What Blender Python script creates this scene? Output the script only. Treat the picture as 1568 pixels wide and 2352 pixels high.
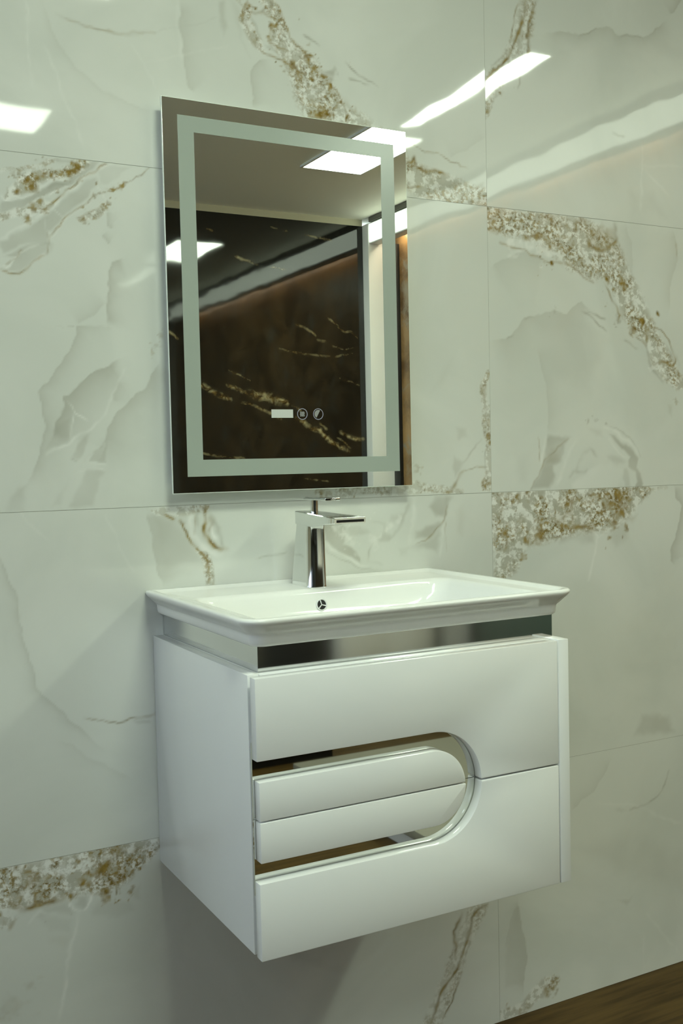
import bpy, bmesh, math, random
import numpy as np
from mathutils import Vector, Matrix

# ------------------------------------------------------------------ scene, camera, light
for o in list(bpy.data.objects): bpy.data.objects.remove(o)
scene = bpy.context.scene
COL = scene.collection
PI = math.pi

def camera():
    a, b, c = -0.49234935, -0.04730756, 0.02281429
    Rz = Matrix.Rotation(a, 3, 'Z'); Rx = Matrix.Rotation(b, 3, 'X'); Ry = Matrix.Rotation(c, 3, 'Y')
    R = Rz @ Rx @ Ry
    right, fwd, up = R.col[0], R.col[1], R.col[2]
    cd = bpy.data.cameras.new('camera'); co = bpy.data.objects.new('camera', cd); COL.objects.link(co)
    M = Matrix((right, up, -fwd)).transposed().to_4x4(); M.translation = (-0.08292, -1.82299, 1.22338)
    co.matrix_world = M
    cd.sensor_fit = 'VERTICAL'; cd.sensor_height = 36; cd.sensor_width = 24
    cd.lens = 2425.646 / 2352 * 36
    cd.clip_start = 0.02
    scene.camera = co
camera()

scene.view_settings.view_transform = 'Standard'; scene.view_settings.look = 'None'
scene.view_settings.gamma = 1; scene.view_settings.use_curve_mapping = False
scene.view_settings.exposure = 0.05
world = bpy.data.worlds.new('world'); scene.world = world; world.use_nodes = True
world.node_tree.nodes['Background'].inputs[0].default_value = (0.78, 0.92, 1.06, 1)
world.node_tree.nodes['Background'].inputs[1].default_value = 3.1
LAMP_COL = (0.87, 1.0, 0.80, 1)
COOL_COL = (0.76, 0.95, 1.0, 1)
# (x0, x1, y0, y1, strength, cool?, label)
CEIL = 2.72
PANELS = [
    (2.33, 2.66, -3.06, -2.36, 27, 0, 'white rectangular ceiling light panel reflected at the top right of the mirror'),
    (2.42, 2.53, -2.20, -1.32, 40, 0, 'long narrow ceiling light reflected as a bright streak right of the mirror'),
    (0.40, 1.00, -3.02, -2.68, 14, 0, 'ceiling light panel reflected at the left edge of the tiles beside the mirror'),
    (0.32, 0.925, -1.53, -1.19, 40, 0, 'ceiling light panel reflected at the very top left of the tiled wall'),
    (-1.60, -1.00, -3.02, -2.68, 11, 1, 'added cool fill panel, unseen, over the left rear of the showroom'),  # extra unseen panel, put in for cool fill light
]

# ------------------------------------------------------------------ helpers
def link(name, me, mat=None, parent=None):
    o = bpy.data.objects.new(name, me); COL.objects.link(o)
    if mat is not None: me.materials.append(mat)
    if parent is not None: o.parent = parent
    return o
def bm_obj(name, bm, mat, parent=None, smooth=False):
    bmesh.ops.recalc_face_normals(bm, faces=bm.faces)
    me = bpy.data.meshes.new(name); bm.to_mesh(me); bm.free()
    if smooth:
        me.polygons.foreach_set('use_smooth', [True] * len(me.polygons))
    o = link(name, me, mat, parent)
    return o
def smooth_angle(o, ang=35):
    me = o.data
    me.polygons.foreach_set('use_smooth', [True] * len(me.polygons))
    bm = bmesh.new(); bm.from_mesh(me)
    for e in bm.edges:
        if len(e.link_faces) == 2 and e.calc_face_angle(0) > math.radians(ang): e.smooth = False
    bm.to_mesh(me); bm.free()
def bevel(bm, w, seg=2, ang=40):
    es = [e for e in bm.edges if len(e.link_faces) == 2 and e.calc_face_angle(0) > math.radians(ang)]
    if w > 0: bmesh.ops.bevel(bm, geom=es, offset=w, segments=seg, affect='EDGES', profile=0.5, clamp_overlap=True)
def add_box(bm, x0, x1, y0, y1, z0, z1):
    vs = [bm.verts.new(p) for p in ((x0,y0,z0),(x1,y0,z0),(x1,y1,z0),(x0,y1,z0),(x0,y0,z1),(x1,y0,z1),(x1,y1,z1),(x0,y1,z1))]
    for f in ((3,2,1,0),(4,5,6,7),(0,1,5,4),(1,2,6,5),(2,3,7,6),(3,0,4,7)): bm.faces.new([vs[i] for i in f])
def box(name, x0, x1, y0, y1, z0, z1, mat, parent=None, bw=0.0, seg=2):
    bm = bmesh.new(); add_box(bm, x0, x1, y0, y1, z0, z1)
    bmesh.ops.recalc_face_normals(bm, faces=bm.faces)
    bevel(bm, bw, seg)
    o = bm_obj(name, bm, mat, parent)
    if bw > 0: smooth_angle(o, 30)
    return o
def prism_xz(name, pts, y0, y1, mat, parent=None, bw=0.0, seg=2):
    bm = bmesh.new()
    a = [bm.verts.new((x, y0, z)) for x, z in pts]; b = [bm.verts.new((x, y1, z)) for x, z in pts]
    bm.faces.new(a); bm.faces.new(b[::-1])
    n = len(pts)
    for i in range(n): bm.faces.new((a[i], b[i], b[(i+1) % n], a[(i+1) % n]))
    bmesh.ops.recalc_face_normals(bm, faces=bm.faces)
    bevel(bm, bw, seg)
    bmesh.ops.triangulate(bm, faces=[f for f in bm.faces if len(f.verts) > 4])
    o = bm_obj(name, bm, mat, parent); smooth_angle(o, 30)
    return o
def loft(bm, loops, cap0=True, cap1=True):
    L = [[bm.verts.new(p) for p in lp] for lp in loops]
    n = len(L[0])
    for a, b in zip(L, L[1:]):
        for i in range(n): bm.faces.new((a[i], a[(i+1) % n], b[(i+1) % n], b[i]))
    if cap0: bm.faces.new(L[0][::-1])
    if cap1: bm.faces.new(L[-1])
    return L
def cyl_bm(bm, p0, p1, r, n=28, r1=None):
    p0, p1 = Vector(p0), Vector(p1); d = (p1 - p0).normalized()
    u = d.orthogonal().normalized(); v = d.cross(u); r1 = r if r1 is None else r1
    A = [p0 + (u*math.cos(2*PI*i/n) + v*math.sin(2*PI*i/n))*r for i in range(n)]
    B = [p1 + (u*math.cos(2*PI*i/n) + v*math.sin(2*PI*i/n))*r1 for i in range(n)]
    loft(bm, [A, B])
def empty(name, loc, label, cat, group=None):
    o = bpy.data.objects.new(name, None); COL.objects.link(o); o.location = loc; o.empty_display_size = 0.05
    o['label'] = label; o['category'] = cat
    if group: o['group'] = group
    return o
def adopt(root, kids):
    inv = Matrix.Translation(root.location).inverted()
    for k in kids:
        k.parent = root; k.matrix_parent_inverse = inv
def tag(o, label, cat, group=None):
    o['label'] = label; o['category'] = cat
    if group: o['group'] = group
def struct(o): o['kind'] = 'structure'; return o

# ------------------------------------------------------------------ materials
def new_mat(name):
    m = bpy.data.materials.new(name); m.use_nodes = True
    return m, m.node_tree.nodes, m.node_tree.links, m.node_tree.nodes['Principled BSDF']
def pbr(name, col, rough=0.4, metal=0.0, ior=1.5, coat=0.0, var=0.03, vscale=9.0, spec=None):
    m, N, L, b = new_mat(name)
    b.inputs['Roughness'].default_value = rough; b.inputs['Metallic'].default_value = metal
    b.inputs['IOR'].default_value = ior; b.inputs['Coat Weight'].default_value = coat; b.inputs['Coat Roughness'].default_value = 0.05
    if spec is not None: b.inputs['Specular IOR Level'].default_value = spec
    t = N.new('ShaderNodeTexCoord'); n = N.new('ShaderNodeTexNoise'); n.inputs['Scale'].default_value = vscale; n.inputs['Detail'].default_value = 3
    L.new(t.outputs['Object'], n.inputs['Vector'])
    mx = N.new('ShaderNodeMix'); mx.data_type = 'RGBA'
    mx.inputs['A'].default_value = (*[c*(1-var) for c in col], 1); mx.inputs['B'].default_value = (*[min(1, c*(1+var)) for c in col], 1)
    L.new(n.outputs['Fac'], mx.inputs['Factor']); L.new(mx.outputs['Result'], b.inputs['Base Color'])
    return m
def emit(name, col, s):
    m, N, L, b = new_mat(name)
    b.inputs['Base Color'].default_value = (0.8, 0.8, 0.8, 1)
    b.inputs['Emission Color'].default_value = col; b.inputs['Emission Strength'].default_value = s
    return m
def ramp(N, L, src, lo, hi):
    r = N.new('ShaderNodeMapRange'); r.interpolation_type = 'SMOOTHSTEP'
    r.inputs['From Min'].default_value = lo; r.inputs['From Max'].default_value = hi
    L.new(src, r.inputs['Value']); return r.outputs['Result']
def mathn(N, L, op, a, b):
    n = N.new('ShaderNodeMath'); n.operation = op; n.use_clamp = (op != 'MULTIPLY_ADD')
    for i, s in enumerate((a, b)):
        if isinstance(s, (int, float)): n.inputs[i].default_value = s
        else: L.new(s, n.inputs[i])
    return n.outputs[0]
def mixc(N, L, fac, a, b):
    m = N.new('ShaderNodeMix'); m.data_type = 'RGBA'
    for k, s in (('Factor', fac), ('A', a), ('B', b)):
        if isinstance(s, (int, float)): m.inputs[k].default_value = s
        elif isinstance(s, tuple): m.inputs[k].default_value = (*s, 1)
        else: L.new(s, m.inputs[k])
    return m.outputs['Result']
def noise(N, L, vec, scale, detail=3, rough=0.55, dist=0.0, loc=(0,0,0)):
    mp = N.new('ShaderNodeMapping'); mp.inputs['Location'].default_value = loc; L.new(vec, mp.inputs['Vector'])
    n = N.new('ShaderNodeTexNoise'); n.inputs['Scale'].default_value = scale; n.inputs['Detail'].default_value = detail
    n.inputs['Roughness'].default_value = rough; n.inputs['Distortion'].default_value = dist
    L.new(mp.outputs['Vector'], n.inputs['Vector']); return n.outputs['Fac']

def marble_mat():
    m, N, L, b = new_mat('white onyx tile')
    co = N.new('ShaderNodeTexCoord').outputs['Object']
    at = N.new('ShaderNodeAttribute'); at.attribute_name = 'veins'
    sp = N.new('ShaderNodeSeparateColor'); L.new(at.outputs['Color'], sp.inputs['Color'])
    S, G, Bn, W = sp.outputs[0], sp.outputs[1], sp.outputs[2], at.outputs['Alpha']
    cloud = noise(N, L, co, 3.0, 4, 0.5, 0.8)
    base = mixc(N, L, ramp(N, L, cloud, 0.35, 0.7), (0.655, 0.675, 0.625), (0.73, 0.745, 0.695))
    base = mixc(N, L, mathn(N, L, 'MULTIPLY', W, 0.75), base, (0.90, 0.90, 0.86))
    base = mixc(N, L, mathn(N, L, 'MULTIPLY', G, 1.0), base, (0.31, 0.30, 0.235))
    # mineral speckle inside the bands
    n1 = noise(N, L, co, 120, 3, 0.6, 0.1); n2 = noise(N, L, co, 50, 4, 0.6, 0.15, (3.1, 7.7, 1.2)); n3 = noise(N, L, co, 70, 2, 0.5, 0.5, (8.3, 1.7, 4.2)); nb = noise(N, L, co, 16, 2, 0.5, 0.3, (1.3, 2.7, 9.2))
    Sw = mathn(N, L, 'MULTIPLY', S, 0.55)
    base = mixc(N, L, Sw, base, (0.90, 0.90, 0.85))
    gm = mathn(N, L, 'MULTIPLY', mathn(N, L, 'MULTIPLY', ramp(N, L, n2, 0.43, 0.56), S), 0.66)
    base = mixc(N, L, gm, base, (0.31, 0.295, 0.205))
    bm_ = mathn(N, L, 'MULTIPLY', ramp(N, L, n1, 0.43, 0.61), ramp(N, L, nb, 0.37, 0.58))
    bm_ = mathn(N, L, 'MULTIPLY', mathn(N, L, 'MULTIPLY', bm_, S), 0.95)
    base = mixc(N, L, bm_, base, mixc(N, L, ramp(N, L, n3, 0.35, 0.62), (0.17, 0.115, 0.022), (0.34, 0.26, 0.11)))
    # traced brown veins, broken up by fine noise
    bf = mathn(N, L, 'MULTIPLY', Bn, ramp(N, L, n3, 0.10, 0.42))
    bf = mathn(N, L, 'MULTIPLY', bf, 1.15)
    base = mixc(N, L, bf, base, mixc(N, L, ramp(N, L, n2, 0.4, 0.6), (0.20, 0.135, 0.028), (0.31, 0.215, 0.05)))
    L.new(base, b.inputs['Base Color'])
    b.inputs['Roughness'].default_value = 0.035; b.inputs['IOR'].default_value = 1.62
    return m
def black_marble_mat():
    m, N, L, b = new_mat('polished black marble')
    co = N.new('ShaderNodeTexCoord').outputs['Object']
    at = N.new('ShaderNodeAttribute'); at.attribute_name = 'veins'
    sp = N.new('ShaderNodeSeparateColor'); L.new(at.outputs['Color'], sp.inputs['Color'])
    n1 = noise(N, L, co, 20, 3, 0.6, 0.8)
    c = mixc(N, L, ramp(N, L, n1, 0.3, 0.8), (0.004, 0.004, 0.003), (0.010, 0.009, 0.006))
    f = mathn(N, L, 'MULTIPLY', sp.outputs[2], ramp(N, L, n1, 0.25, 0.6))
    c = mixc(N, L, f, c, mixc(N, L, ramp(N, L, n1, 0.4, 0.6), (0.20, 0.12, 0.03), (0.42, 0.36, 0.20)))
    L.new(c, b.inputs['Base Color']); b.inputs['Roughness'].default_value = 0.05; b.inputs['IOR'].default_value = 1.7
    return m
def stone_mat():
    m, N, L, b = new_mat('brown stone')
    co = N.new('ShaderNodeTexCoord').outputs['Object']
    n1 = noise(N, L, co, 2.6, 6, 0.62, 1.2); n2 = noise(N, L, co, 7, 5, 0.6, 0.7, (4, 2, 1))
    c = mixc(N, L, ramp(N, L, n1, 0.32, 0.66), (0.13, 0.068, 0.024), (0.40, 0.24, 0.10))
    c = mixc(N, L, ramp(N, L, n2, 0.52, 0.68), c, (0.32, 0.27, 0.20))
    L.new(c, b.inputs['Base Color']); b.inputs['Roughness'].default_value = 0.3
    return m
def wood_mat():
    m, N, L, b = new_mat('brown wood floor')
    co = N.new('ShaderNodeTexCoord').outputs['Object']
    mp = N.new('ShaderNodeMapping'); mp.inputs['Scale'].default_value = (1.2, 14, 1); L.new(co, mp.inputs['Vector'])
    n = N.new('ShaderNodeTexNoise'); n.inputs['Scale'].default_value = 3.2; n.inputs['Detail'].default_value = 8; n.inputs['Roughness'].default_value = 0.6
    L.new(mp.outputs['Vector'], n.inputs['Vector'])
    c = mixc(N, L, ramp(N, L, n.outputs['Fac'], 0.3, 0.7), (0.045, 0.026, 0.005), (0.10, 0.060, 0.016))
    br = N.new('ShaderNodeTexBrick'); br.inputs['Scale'].default_value = 1.0; br.inputs['Mortar Size'].default_value = 0.0015
    br.inputs['Brick Width'].default_value = 1.2; br.inputs['Row Height'].default_value = 0.18
    L.new(co, br.inputs['Vector'])
    c = mixc(N, L, mathn(N, L, 'MULTIPLY', br.outputs['Fac'], 0.7), c, (0.04, 0.025, 0.01))
    L.new(c, b.inputs['Base Color']); b.inputs['Roughness'].default_value = 0.55; b.inputs['IOR'].default_value = 1.3
    return m

M_MARBLE = marble_mat(); M_BLACK = black_marble_mat(); M_STONE = stone_mat(); M_WOOD = wood_mat()
M_CEIL = pbr('ceiling paint', (0.94, 0.92, 0.80), 0.8, var=0.02, vscale=2)
M_PAINT = pbr('beige wall paint', (0.62, 0.58, 0.42), 0.7, var=0.02)
M_WHITE = pbr('white paint', (0.82, 0.83, 0.80), 0.35, var=0.01)
M_LACQ = pbr('white gloss lacquer', (0.87, 0.885, 0.875), 0.12, coat=0.3, var=0.006, vscale=3)
M_CERAMIC = pbr('white glazed ceramic', (0.86, 0.87, 0.84), 0.10, coat=0.0, var=0.006, vscale=4)
M_CHROME = pbr('polished chrome', (0.82, 0.83, 0.83), 0.07, 1.0, var=0.01)
M_MIRROR = pbr('silvered mirror', (0.92, 0.95, 0.92), 0.004, 1.0, var=0.0)
M_STRIP = pbr('mirror strip', (0.80, 0.81, 0.77), 0.02, 1.0, var=0.0)
M_FROST = pbr('frosted glass', (0.36, 0.41, 0.36), 0.22, var=0.03, vscale=4)
M_GLASSEDGE = pbr('pale glass edge', (0.80, 0.86, 0.80), 0.15, var=0.01)
M_ALU = pbr('white sheet metal', (0.72, 0.73, 0.71), 0.4, var=0.01)
M_DARK = pbr('black plastic', (0.008, 0.008, 0.008), 0.4, var=0.01)
M_GROUT = pbr('grey grout', (0.38, 0.38, 0.33), 0.8, var=0.05)
M_PRINT = pbr('etched white print', (0.60, 0.62, 0.59), 0.5, var=0.04, vscale=400)
M_RING = pbr('etched ring print', (0.34, 0.35, 0.46), 0.5, var=0.02)
M_BEIGE = pbr('beige laminate', (0.90, 0.88, 0.80), 0.35, var=0.02)
M_GREEN = pbr('dark green laminate', (0.09, 0.12, 0.09), 0.4, var=0.02)
M_DECK = pbr('dim grey laminate', (0.26, 0.25, 0.20), 0.5, var=0.03)
M_SHADOWGAP = pbr('gap shade grey', (0.16, 0.155, 0.13), 0.6, var=0.02)
VEINS = [
('L','TL','b',3.4,0.6,[(703,2073),(718,2060),(716,2040),(725,2021),(738,2001),(748,1991),(759,1985),(779,1980),(803,1975),(812,1963),(819,1956)]),
('L','TL','b',3.5,0.7,[(778,2087),(789,2077),(795,2058),(801,2043),(807,2024),(821,2012),(834,2004),(845,2004)]),
('S','TL','s',0,0.8,[(762,2084,17.0),(782,2064,13.7),(790,2041,13.8),(785,2012,17.2),(813,1989,26.0),(838,1964,35.0),(851,1938,39.6),(869,1912,42.5),(887,1890,44.6),(915,1873,46.8)]),
('S','TL','s',0,0.8,[(724,2065,5.9),(717,2040,10.0),(727,2023,11.8),(742,2005,11.8),(750,1993,6.8)]),
('P','TL','g',3.4,0.35,[(718,2052),(732,2047),(749,2022),(753,1999),(740,2001),(719,2029),(715,2040)]),
('L','TL','b',5.1,0.6,[(720,2059),(737,2056),(750,2060),(761,2070)]),
('L','TL','b',4.3,0.5,[(750,2060),(768,2055),(782,2053)]),
('L','TL','b',4.3,0.55,[(772,2042),(767,2023),(768,2007),(784,1999),(802,1997)]),
('P','TL','g',4.3,0.4,[(786,2065),(794,2042),(798,2023),(785,2028),(778,2047)]),
('P','TL','g',3.4,0.3,[(758,2004),(784,1999),(800,1991),(784,1988),(766,1993)]),
('B','TL','b',0,0.9,[(845,1991,7.9),(812,1973,6.9),(821,1961,6.1),(871,1890,11.5),(883,1897,8.0),(875,1964,5.3),(891,1944,5.4),(859,1976,5.3),(852,1954,4.4),(912,1918,4.5),(927,1887,5.4),(721,2064,5.9),(761,2068,4.3),(772,2037,5.1),(765,2013,4.3)]),
('L','TL','b',3.6,0.5,[(879,1954),(903,1941),(916,1918),(926,1901),(940,1884)]),
('B','TL','g',0,0.55,[(891,1970,9.8),(861,1960,5.3),(853,1932,7.0),(890,1921,6.2),(785,2032,6.9)]),
('L','TL','g',3.5,0.6,[(837,2031),(847,2027),(856,2023),(874,2019)]),
('L','TL','g',3.7,0.6,[(926,1996),(940,1986),(952,1979),(963,1973),(976,1968),(998,1959)]),
('L','TL','g',3.6,0.45,[(932,1968),(951,1966),(976,1959)]),
('P','TL','g',8.2,0.35,[(669,2067),(683,2070),(683,2023),(673,2007),(667,2028)]),
('P','TL','g',11.7,0.2,[(694,2072),(715,2052),(710,2004),(726,1975),(713,1989),(701,2026)]),
('E','TL',-1,18.6,0.3,[(759,1976),(734,1961),(728,1948),(725,1920),(728,1900),(730,1885)]),
('L','TL','b',3.8,0.35,[(384,1983),(408,1977),(430,1974),(460,1975),(480,1973),(507,1981),(543,1988)]),
('L','TL','g',3.8,0.25,[(371,1988),(408,1976),(460,1972),(491,1974),(523,1982)]),
('L','TL','g',3.2,0.12,[(543,1988),(588,2002),(621,2016),(663,2034)]),
('E','TL',1,10.5,0.13,[(347,2008),(373,1941),(394,1908),(423,1891),(449,1872),(487,1859),(530,1850)]),
('L','TL','w',4.3,0.3,[(321,2004),(321,1947),(327,1862)]),
('L','TL','w',4.4,0.3,[(351,1930),(374,1862),(395,1813),(415,1768)]),
('E','TL',-1,24.1,0.25,[(592,2053),(594,2000),(598,1940),(601,1909),(617,1896)]),
('L','TL','w',6.4,0.3,[(585,2052),(589,1999),(591,1938)]),
('L','TL','w',4.7,0.25,[(499,1962),(521,1928),(540,1893)]),
('L','TL','w',4.0,0.2,[(521,1928),(619,1966),(679,1987)]),
('L','TL','b',2.9,0.55,[(1063,1856),(1084,1857),(1097,1850),(1115,1844),(1136,1844),(1152,1842),(1165,1834),(1179,1832),(1189,1825),(1211,1826)]),
('S','TL','s',0,0.85,[(1052,1809,20.8),(1072,1794,30.5),(1103,1780,30.8),(1140,1775,31.2),(1183,1774,25.7),(1226,1770,22.1),(1252,1768,22.3)]),
('P','TL','g',5.8,0.4,[(1104,1801),(1141,1807),(1167,1799),(1194,1784),(1129,1769),(1103,1780)]),
('L','TL','b',6.7,0.8,[(1058,1821),(1073,1821),(1081,1832),(1086,1812),(1104,1803),(1130,1808),(1141,1805),(1160,1806)]),
('L','TL','b',4.8,0.7,[(1058,1771),(1077,1773),(1092,1771)]),
('L','TL','b',3.9,0.4,[(1092,1757),(1129,1755),(1161,1755),(1193,1754)]),
('P','TL','g',6.0,0.35,[(1172,1769),(1253,1804),(1252,1781),(1215,1758)]),
('E','TL',-1,24.9,0.12,[(1165,1841),(1206,1861),(1255,1898)]),
('S','TL','s',0,0.7,[(929,1866,45.3),(978,1839,46.1),(1027,1814,37.5)]),
('S','TR','s',0,0.55,[(1376,2196,23.1),(1367,2158,23.0),(1352,2115,22.9),(1334,2076,22.8),(1305,2044,20.5),(1276,2008,18.3),(1262,1971,14.2),(1255,1939,8.1)]),
('L','TR','b',5.2,0.8,[(1368,2190),(1355,2152),(1346,2127),(1338,2103),(1328,2084),(1316,2066),(1293,2045),(1276,2026),(1257,1999)]),
('L','TR','g',7.2,0.8,[(1362,2180),(1349,2137),(1338,2108),(1328,2084),(1311,2063),(1288,2042),(1262,2002)]),
('L','TR','b',6.3,0.6,[(1396,2195),(1384,2166),(1372,2150),(1369,2127),(1372,2105),(1373,2085)]),
('L','TR','b',3.1,0.6,[(1347,2182),(1335,2148),(1329,2120),(1325,2104)]),
('L','TR','g',6.3,0.55,[(1400,2200),(1387,2171),(1373,2141),(1373,2096)]),
('L','TR','g',5.1,0.5,[(1325,2104),(1317,2082),(1299,2066),(1276,2044)]),
('L','TR','g',4.2,0.6,[(1350,2038),(1344,2018),(1339,2006)]),
('L','TR','g',5.1,0.5,[(1304,1995),(1281,1982),(1269,1963),(1258,1942)]),
('B','TR','b',0,0.7,[(1366,2124,7.3),(1371,2086,5.2),(1261,1948,5.1),(1298,1992,4.1)]),
('E','TR',1,29.3,0.3,[(1416,2134),(1440,2138),(1464,2147),(1489,2148),(1513,2146),(1538,2154),(1563,2170),(1589,2177),(1608,2176),(1624,2165),(1653,2168),(1679,2169),(1703,2171),(1719,2181),(1739,2198),(1760,2212),(1773,2220)]),
('L','TR','g',3.3,0.35,[(1513,2146),(1538,2154),(1563,2170)]),
('L','TR','g',3.4,0.4,[(1633,2165),(1666,2168),(1700,2171)]),
('L','TR','g',4.7,0.3,[(1726,2188),(1746,2205)]),
('E','TR',1,16.8,0.35,[(1827,2284),(1810,2267),(1799,2252),(1787,2238)]),
('L','TR','g',5.7,0.3,[(1608,1947),(1626,1942),(1643,1942)]),
('L','TR','w',7.0,0.35,[(1696,1933),(1695,1865),(1687,1785)]),
('L','TR','w',5.9,0.35,[(1702,1880),(1735,1854),(1776,1823)]),
('L','TR','w',5.9,0.3,[(1689,1884),(1784,1892),(1823,1898)]),
('P','TR','g',23.3,0.14,[(1648,1821),(1728,1829),(1768,1773),(1661,1773)]),
('S','UL','s',0,0.95,[(278,1676,5.7),(289,1685,10.0),(303,1698,11.5),(319,1707,13.0),(336,1716,10.9),(349,1720,9.5),(366,1722,6.6),(383,1729,8.9),(396,1739,11.2),(411,1748,10.5)]),
('B','UL','b',0,0.85,[(319,1700,9.4),(312,1706,5.8),(294,1687,5.7),(338,1716,5.8),(356,1718,4.4),(384,1730,5.2),(402,1741,6.7),(393,1733,5.2),(328,1710,5.8)]),
('P','UL','g',2.9,0.5,[(267,1668),(288,1671),(310,1682),(339,1696),(361,1709),(384,1718),(403,1735),(419,1752),(442,1754),(426,1740),(407,1725),(387,1710),(368,1696),(346,1688),(324,1678),(302,1662),(280,1652),(266,1648)]),
('L','UL','g',4.4,0.35,[(346,1695),(361,1704),(376,1709)]),
('L','UL','w',3.6,0.9,[(267,1678),(276,1671),(288,1671),(303,1678),(324,1689),(347,1706),(365,1714),(382,1718)]),
('L','UL','w',2.9,0.8,[(346,1685),(365,1695),(382,1708)]),
('L','UL','b',3.7,0.8,[(451,1752),(439,1745),(430,1737),(414,1727),(403,1719),(392,1709),(379,1696),(372,1686),(364,1680),(354,1672),(342,1665)]),
('S','UL','s',0,0.85,[(266,1640,5.7),(277,1647,6.4),(293,1652,7.9),(307,1653,10.1),(320,1660,10.1),(332,1670,8.7),(340,1663,10.2),(353,1670,4.4)]),
('B','UL','b',0,0.7,[(277,1649,3.6),(293,1653,4.3),(309,1648,5.8),(320,1662,5.1),(333,1674,4.4),(340,1659,4.4)]),
('L','UL','w',4.4,0.8,[(265,1603),(283,1617),(301,1629),(323,1645),(338,1654),(353,1664),(368,1680),(375,1688),(395,1708),(414,1726),(441,1744),(461,1752)]),
('P','UL','g',4.4,0.34,[(265,1600),(301,1623),(337,1648),(356,1662),(375,1681),(414,1719),(431,1728),(435,1715),(417,1689),(403,1675),(382,1659),(370,1648),(345,1622),(339,1603),(307,1601),(264,1580)]),
('P','UL','g',3.8,0.2,[(433,1737),(453,1748),(468,1750),(492,1751),(452,1717),(438,1717)]),
('L','UL','w',2.9,0.7,[(354,1664),(363,1658),(370,1650)]),
('L','UL','w',2.2,0.5,[(339,1647),(341,1633),(342,1622)]),
('L','UL','w',2.3,0.5,[(428,1725),(433,1711),(442,1701),(447,1683)]),
('L','UL','b',3.0,0.6,[(527,1753),(507,1736),(492,1725),(479,1718),(461,1707),(443,1696),(430,1692),(416,1682),(405,1670),(386,1658),(373,1648),(363,1636),(353,1626),(345,1615)]),
('L','UL','w',3.0,0.5,[(424,1688),(405,1667),(378,1650),(366,1638),(355,1623),(343,1611)]),
('B','UL','b',0,0.8,[(477,1717,4.6),(458,1707,4.6),(429,1691,4.5),(443,1673,3.8),(450,1678,3.0),(404,1648,4.5),(406,1669,3.0)]),
('S','UL','s',0,0.7,[(400,1646,3.7),(415,1655,7.5),(428,1661,6.8),(443,1672,4.6),(450,1678,3.0)]),
('L','UL','b',2.9,0.55,[(342,1622),(342,1611),(339,1592),(337,1587)]),
('L','UL','b',2.9,0.7,[(338,1587),(328,1579),(317,1568),(307,1559),(298,1552),(291,1549),(277,1549),(263,1551)]),
('L','UL','w',2.9,0.6,[(342,1618),(345,1626)]),
('L','UL','w',2.9,0.7,[(337,1587),(326,1577),(314,1564)]),
('L','UL','w',2.9,0.7,[(263,1560),(271,1557),(281,1569),(288,1576),(296,1584),(307,1590),(325,1601)]),
('L','UL','b',2.9,0.5,[(269,1562),(279,1570),(290,1576),(296,1586),(303,1592)]),
('P','UL','g',3.6,0.38,[(264,1576),(285,1588),(307,1599),(336,1607),(345,1604),(335,1588),(326,1579),(307,1561),(294,1552),(263,1553),(274,1559),(292,1578)]),
('P','UL','g',7.3,0.25,[(340,1607),(352,1604),(349,1593),(341,1587)]),
('S','UL','s',0,0.45,[(269,1718,4.3),(297,1721,3.6),(326,1730,3.6),(346,1738,4.4),(363,1744,3.7)]),
('B','UL','b',0,0.5,[(290,1710,2.9),(345,1739,2.9)]),
('L','UL','g',5.9,0.4,[(355,1743),(378,1747),(407,1752)]),
('E','UL',-1,12.2,0.28,[(445,1664),(448,1653),(449,1642),(458,1639)]),
('E','UL',-1,10.7,0.3,[(437,1624),(442,1619),(450,1612)]),
('E','UL',-1,21.4,0.42,[(474,1585),(464,1581),(453,1578),(447,1567),(444,1544),(445,1521),(443,1499),(439,1483),(436,1472)]),
('E','UL',1,16.6,0.2,[(441,1510),(421,1494),(404,1480),(389,1470)]),
('E','UL',-1,19.2,0.34,[(440,1468),(409,1466),(389,1466),(390,1457),(380,1440),(374,1429),(366,1417),(358,1402),(346,1385),(336,1369),(324,1361),(320,1352),(323,1339),(327,1317),(328,1295),(324,1273),(322,1254),(317,1236),(307,1215),(294,1194)]),
('E','UL',-1,45.0,0.5,[(459,1412),(447,1407),(433,1399),(414,1391),(402,1383),(391,1373),(380,1360),(371,1351),(363,1345),(360,1328),(353,1311),(349,1302),(342,1286),(339,1276)]),
('L','UL','w',3.7,0.6,[(367,1339),(374,1328),(379,1317),(400,1306)]),
('L','UL','w',3.0,0.5,[(376,1317),(374,1291),(370,1272)]),
('L','UL','w',4.5,0.55,[(330,1247),(346,1259),(368,1265),(387,1280),(403,1291),(427,1313),(440,1336),(459,1370),(470,1394)]),
('E','UL',-1,12.3,0.25,[(460,1374),(454,1359),(448,1344)]),
('P','UL','g',4.5,0.33,[(403,1284),(391,1274),(380,1263),(376,1253),(369,1239),(381,1235),(390,1242),(398,1264)]),
('L','UL','g',3.0,0.3,[(369,1238),(380,1233)]),
('P','UL','g',5.9,0.2,[(339,1291),(370,1310),(372,1272),(338,1258),(329,1250)]),
('E','UL',-1,31.1,0.36,[(533,1406),(528,1395),(519,1381),(511,1370),(499,1360),(486,1352),(477,1340),(470,1332),(458,1321),(446,1311),(439,1298),(434,1279),(430,1268),(426,1272)]),
('P','UL','g',3.0,0.3,[(431,1270),(417,1258),(408,1249),(402,1230),(429,1231)]),
('P','UL','g',6.1,0.26,[(429,1217),(420,1200),(406,1155),(363,1154),(372,1175),(389,1208),(397,1219)]),
('L','UL','w',3.0,0.5,[(401,1227),(428,1228)]),
('L','UL','w',3.0,0.4,[(385,1219),(427,1218)]),
('P','UL','g',8.7,0.24,[(294,1194),(290,1170),(287,1150),(255,1150),(267,1175),(281,1191)]),
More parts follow.
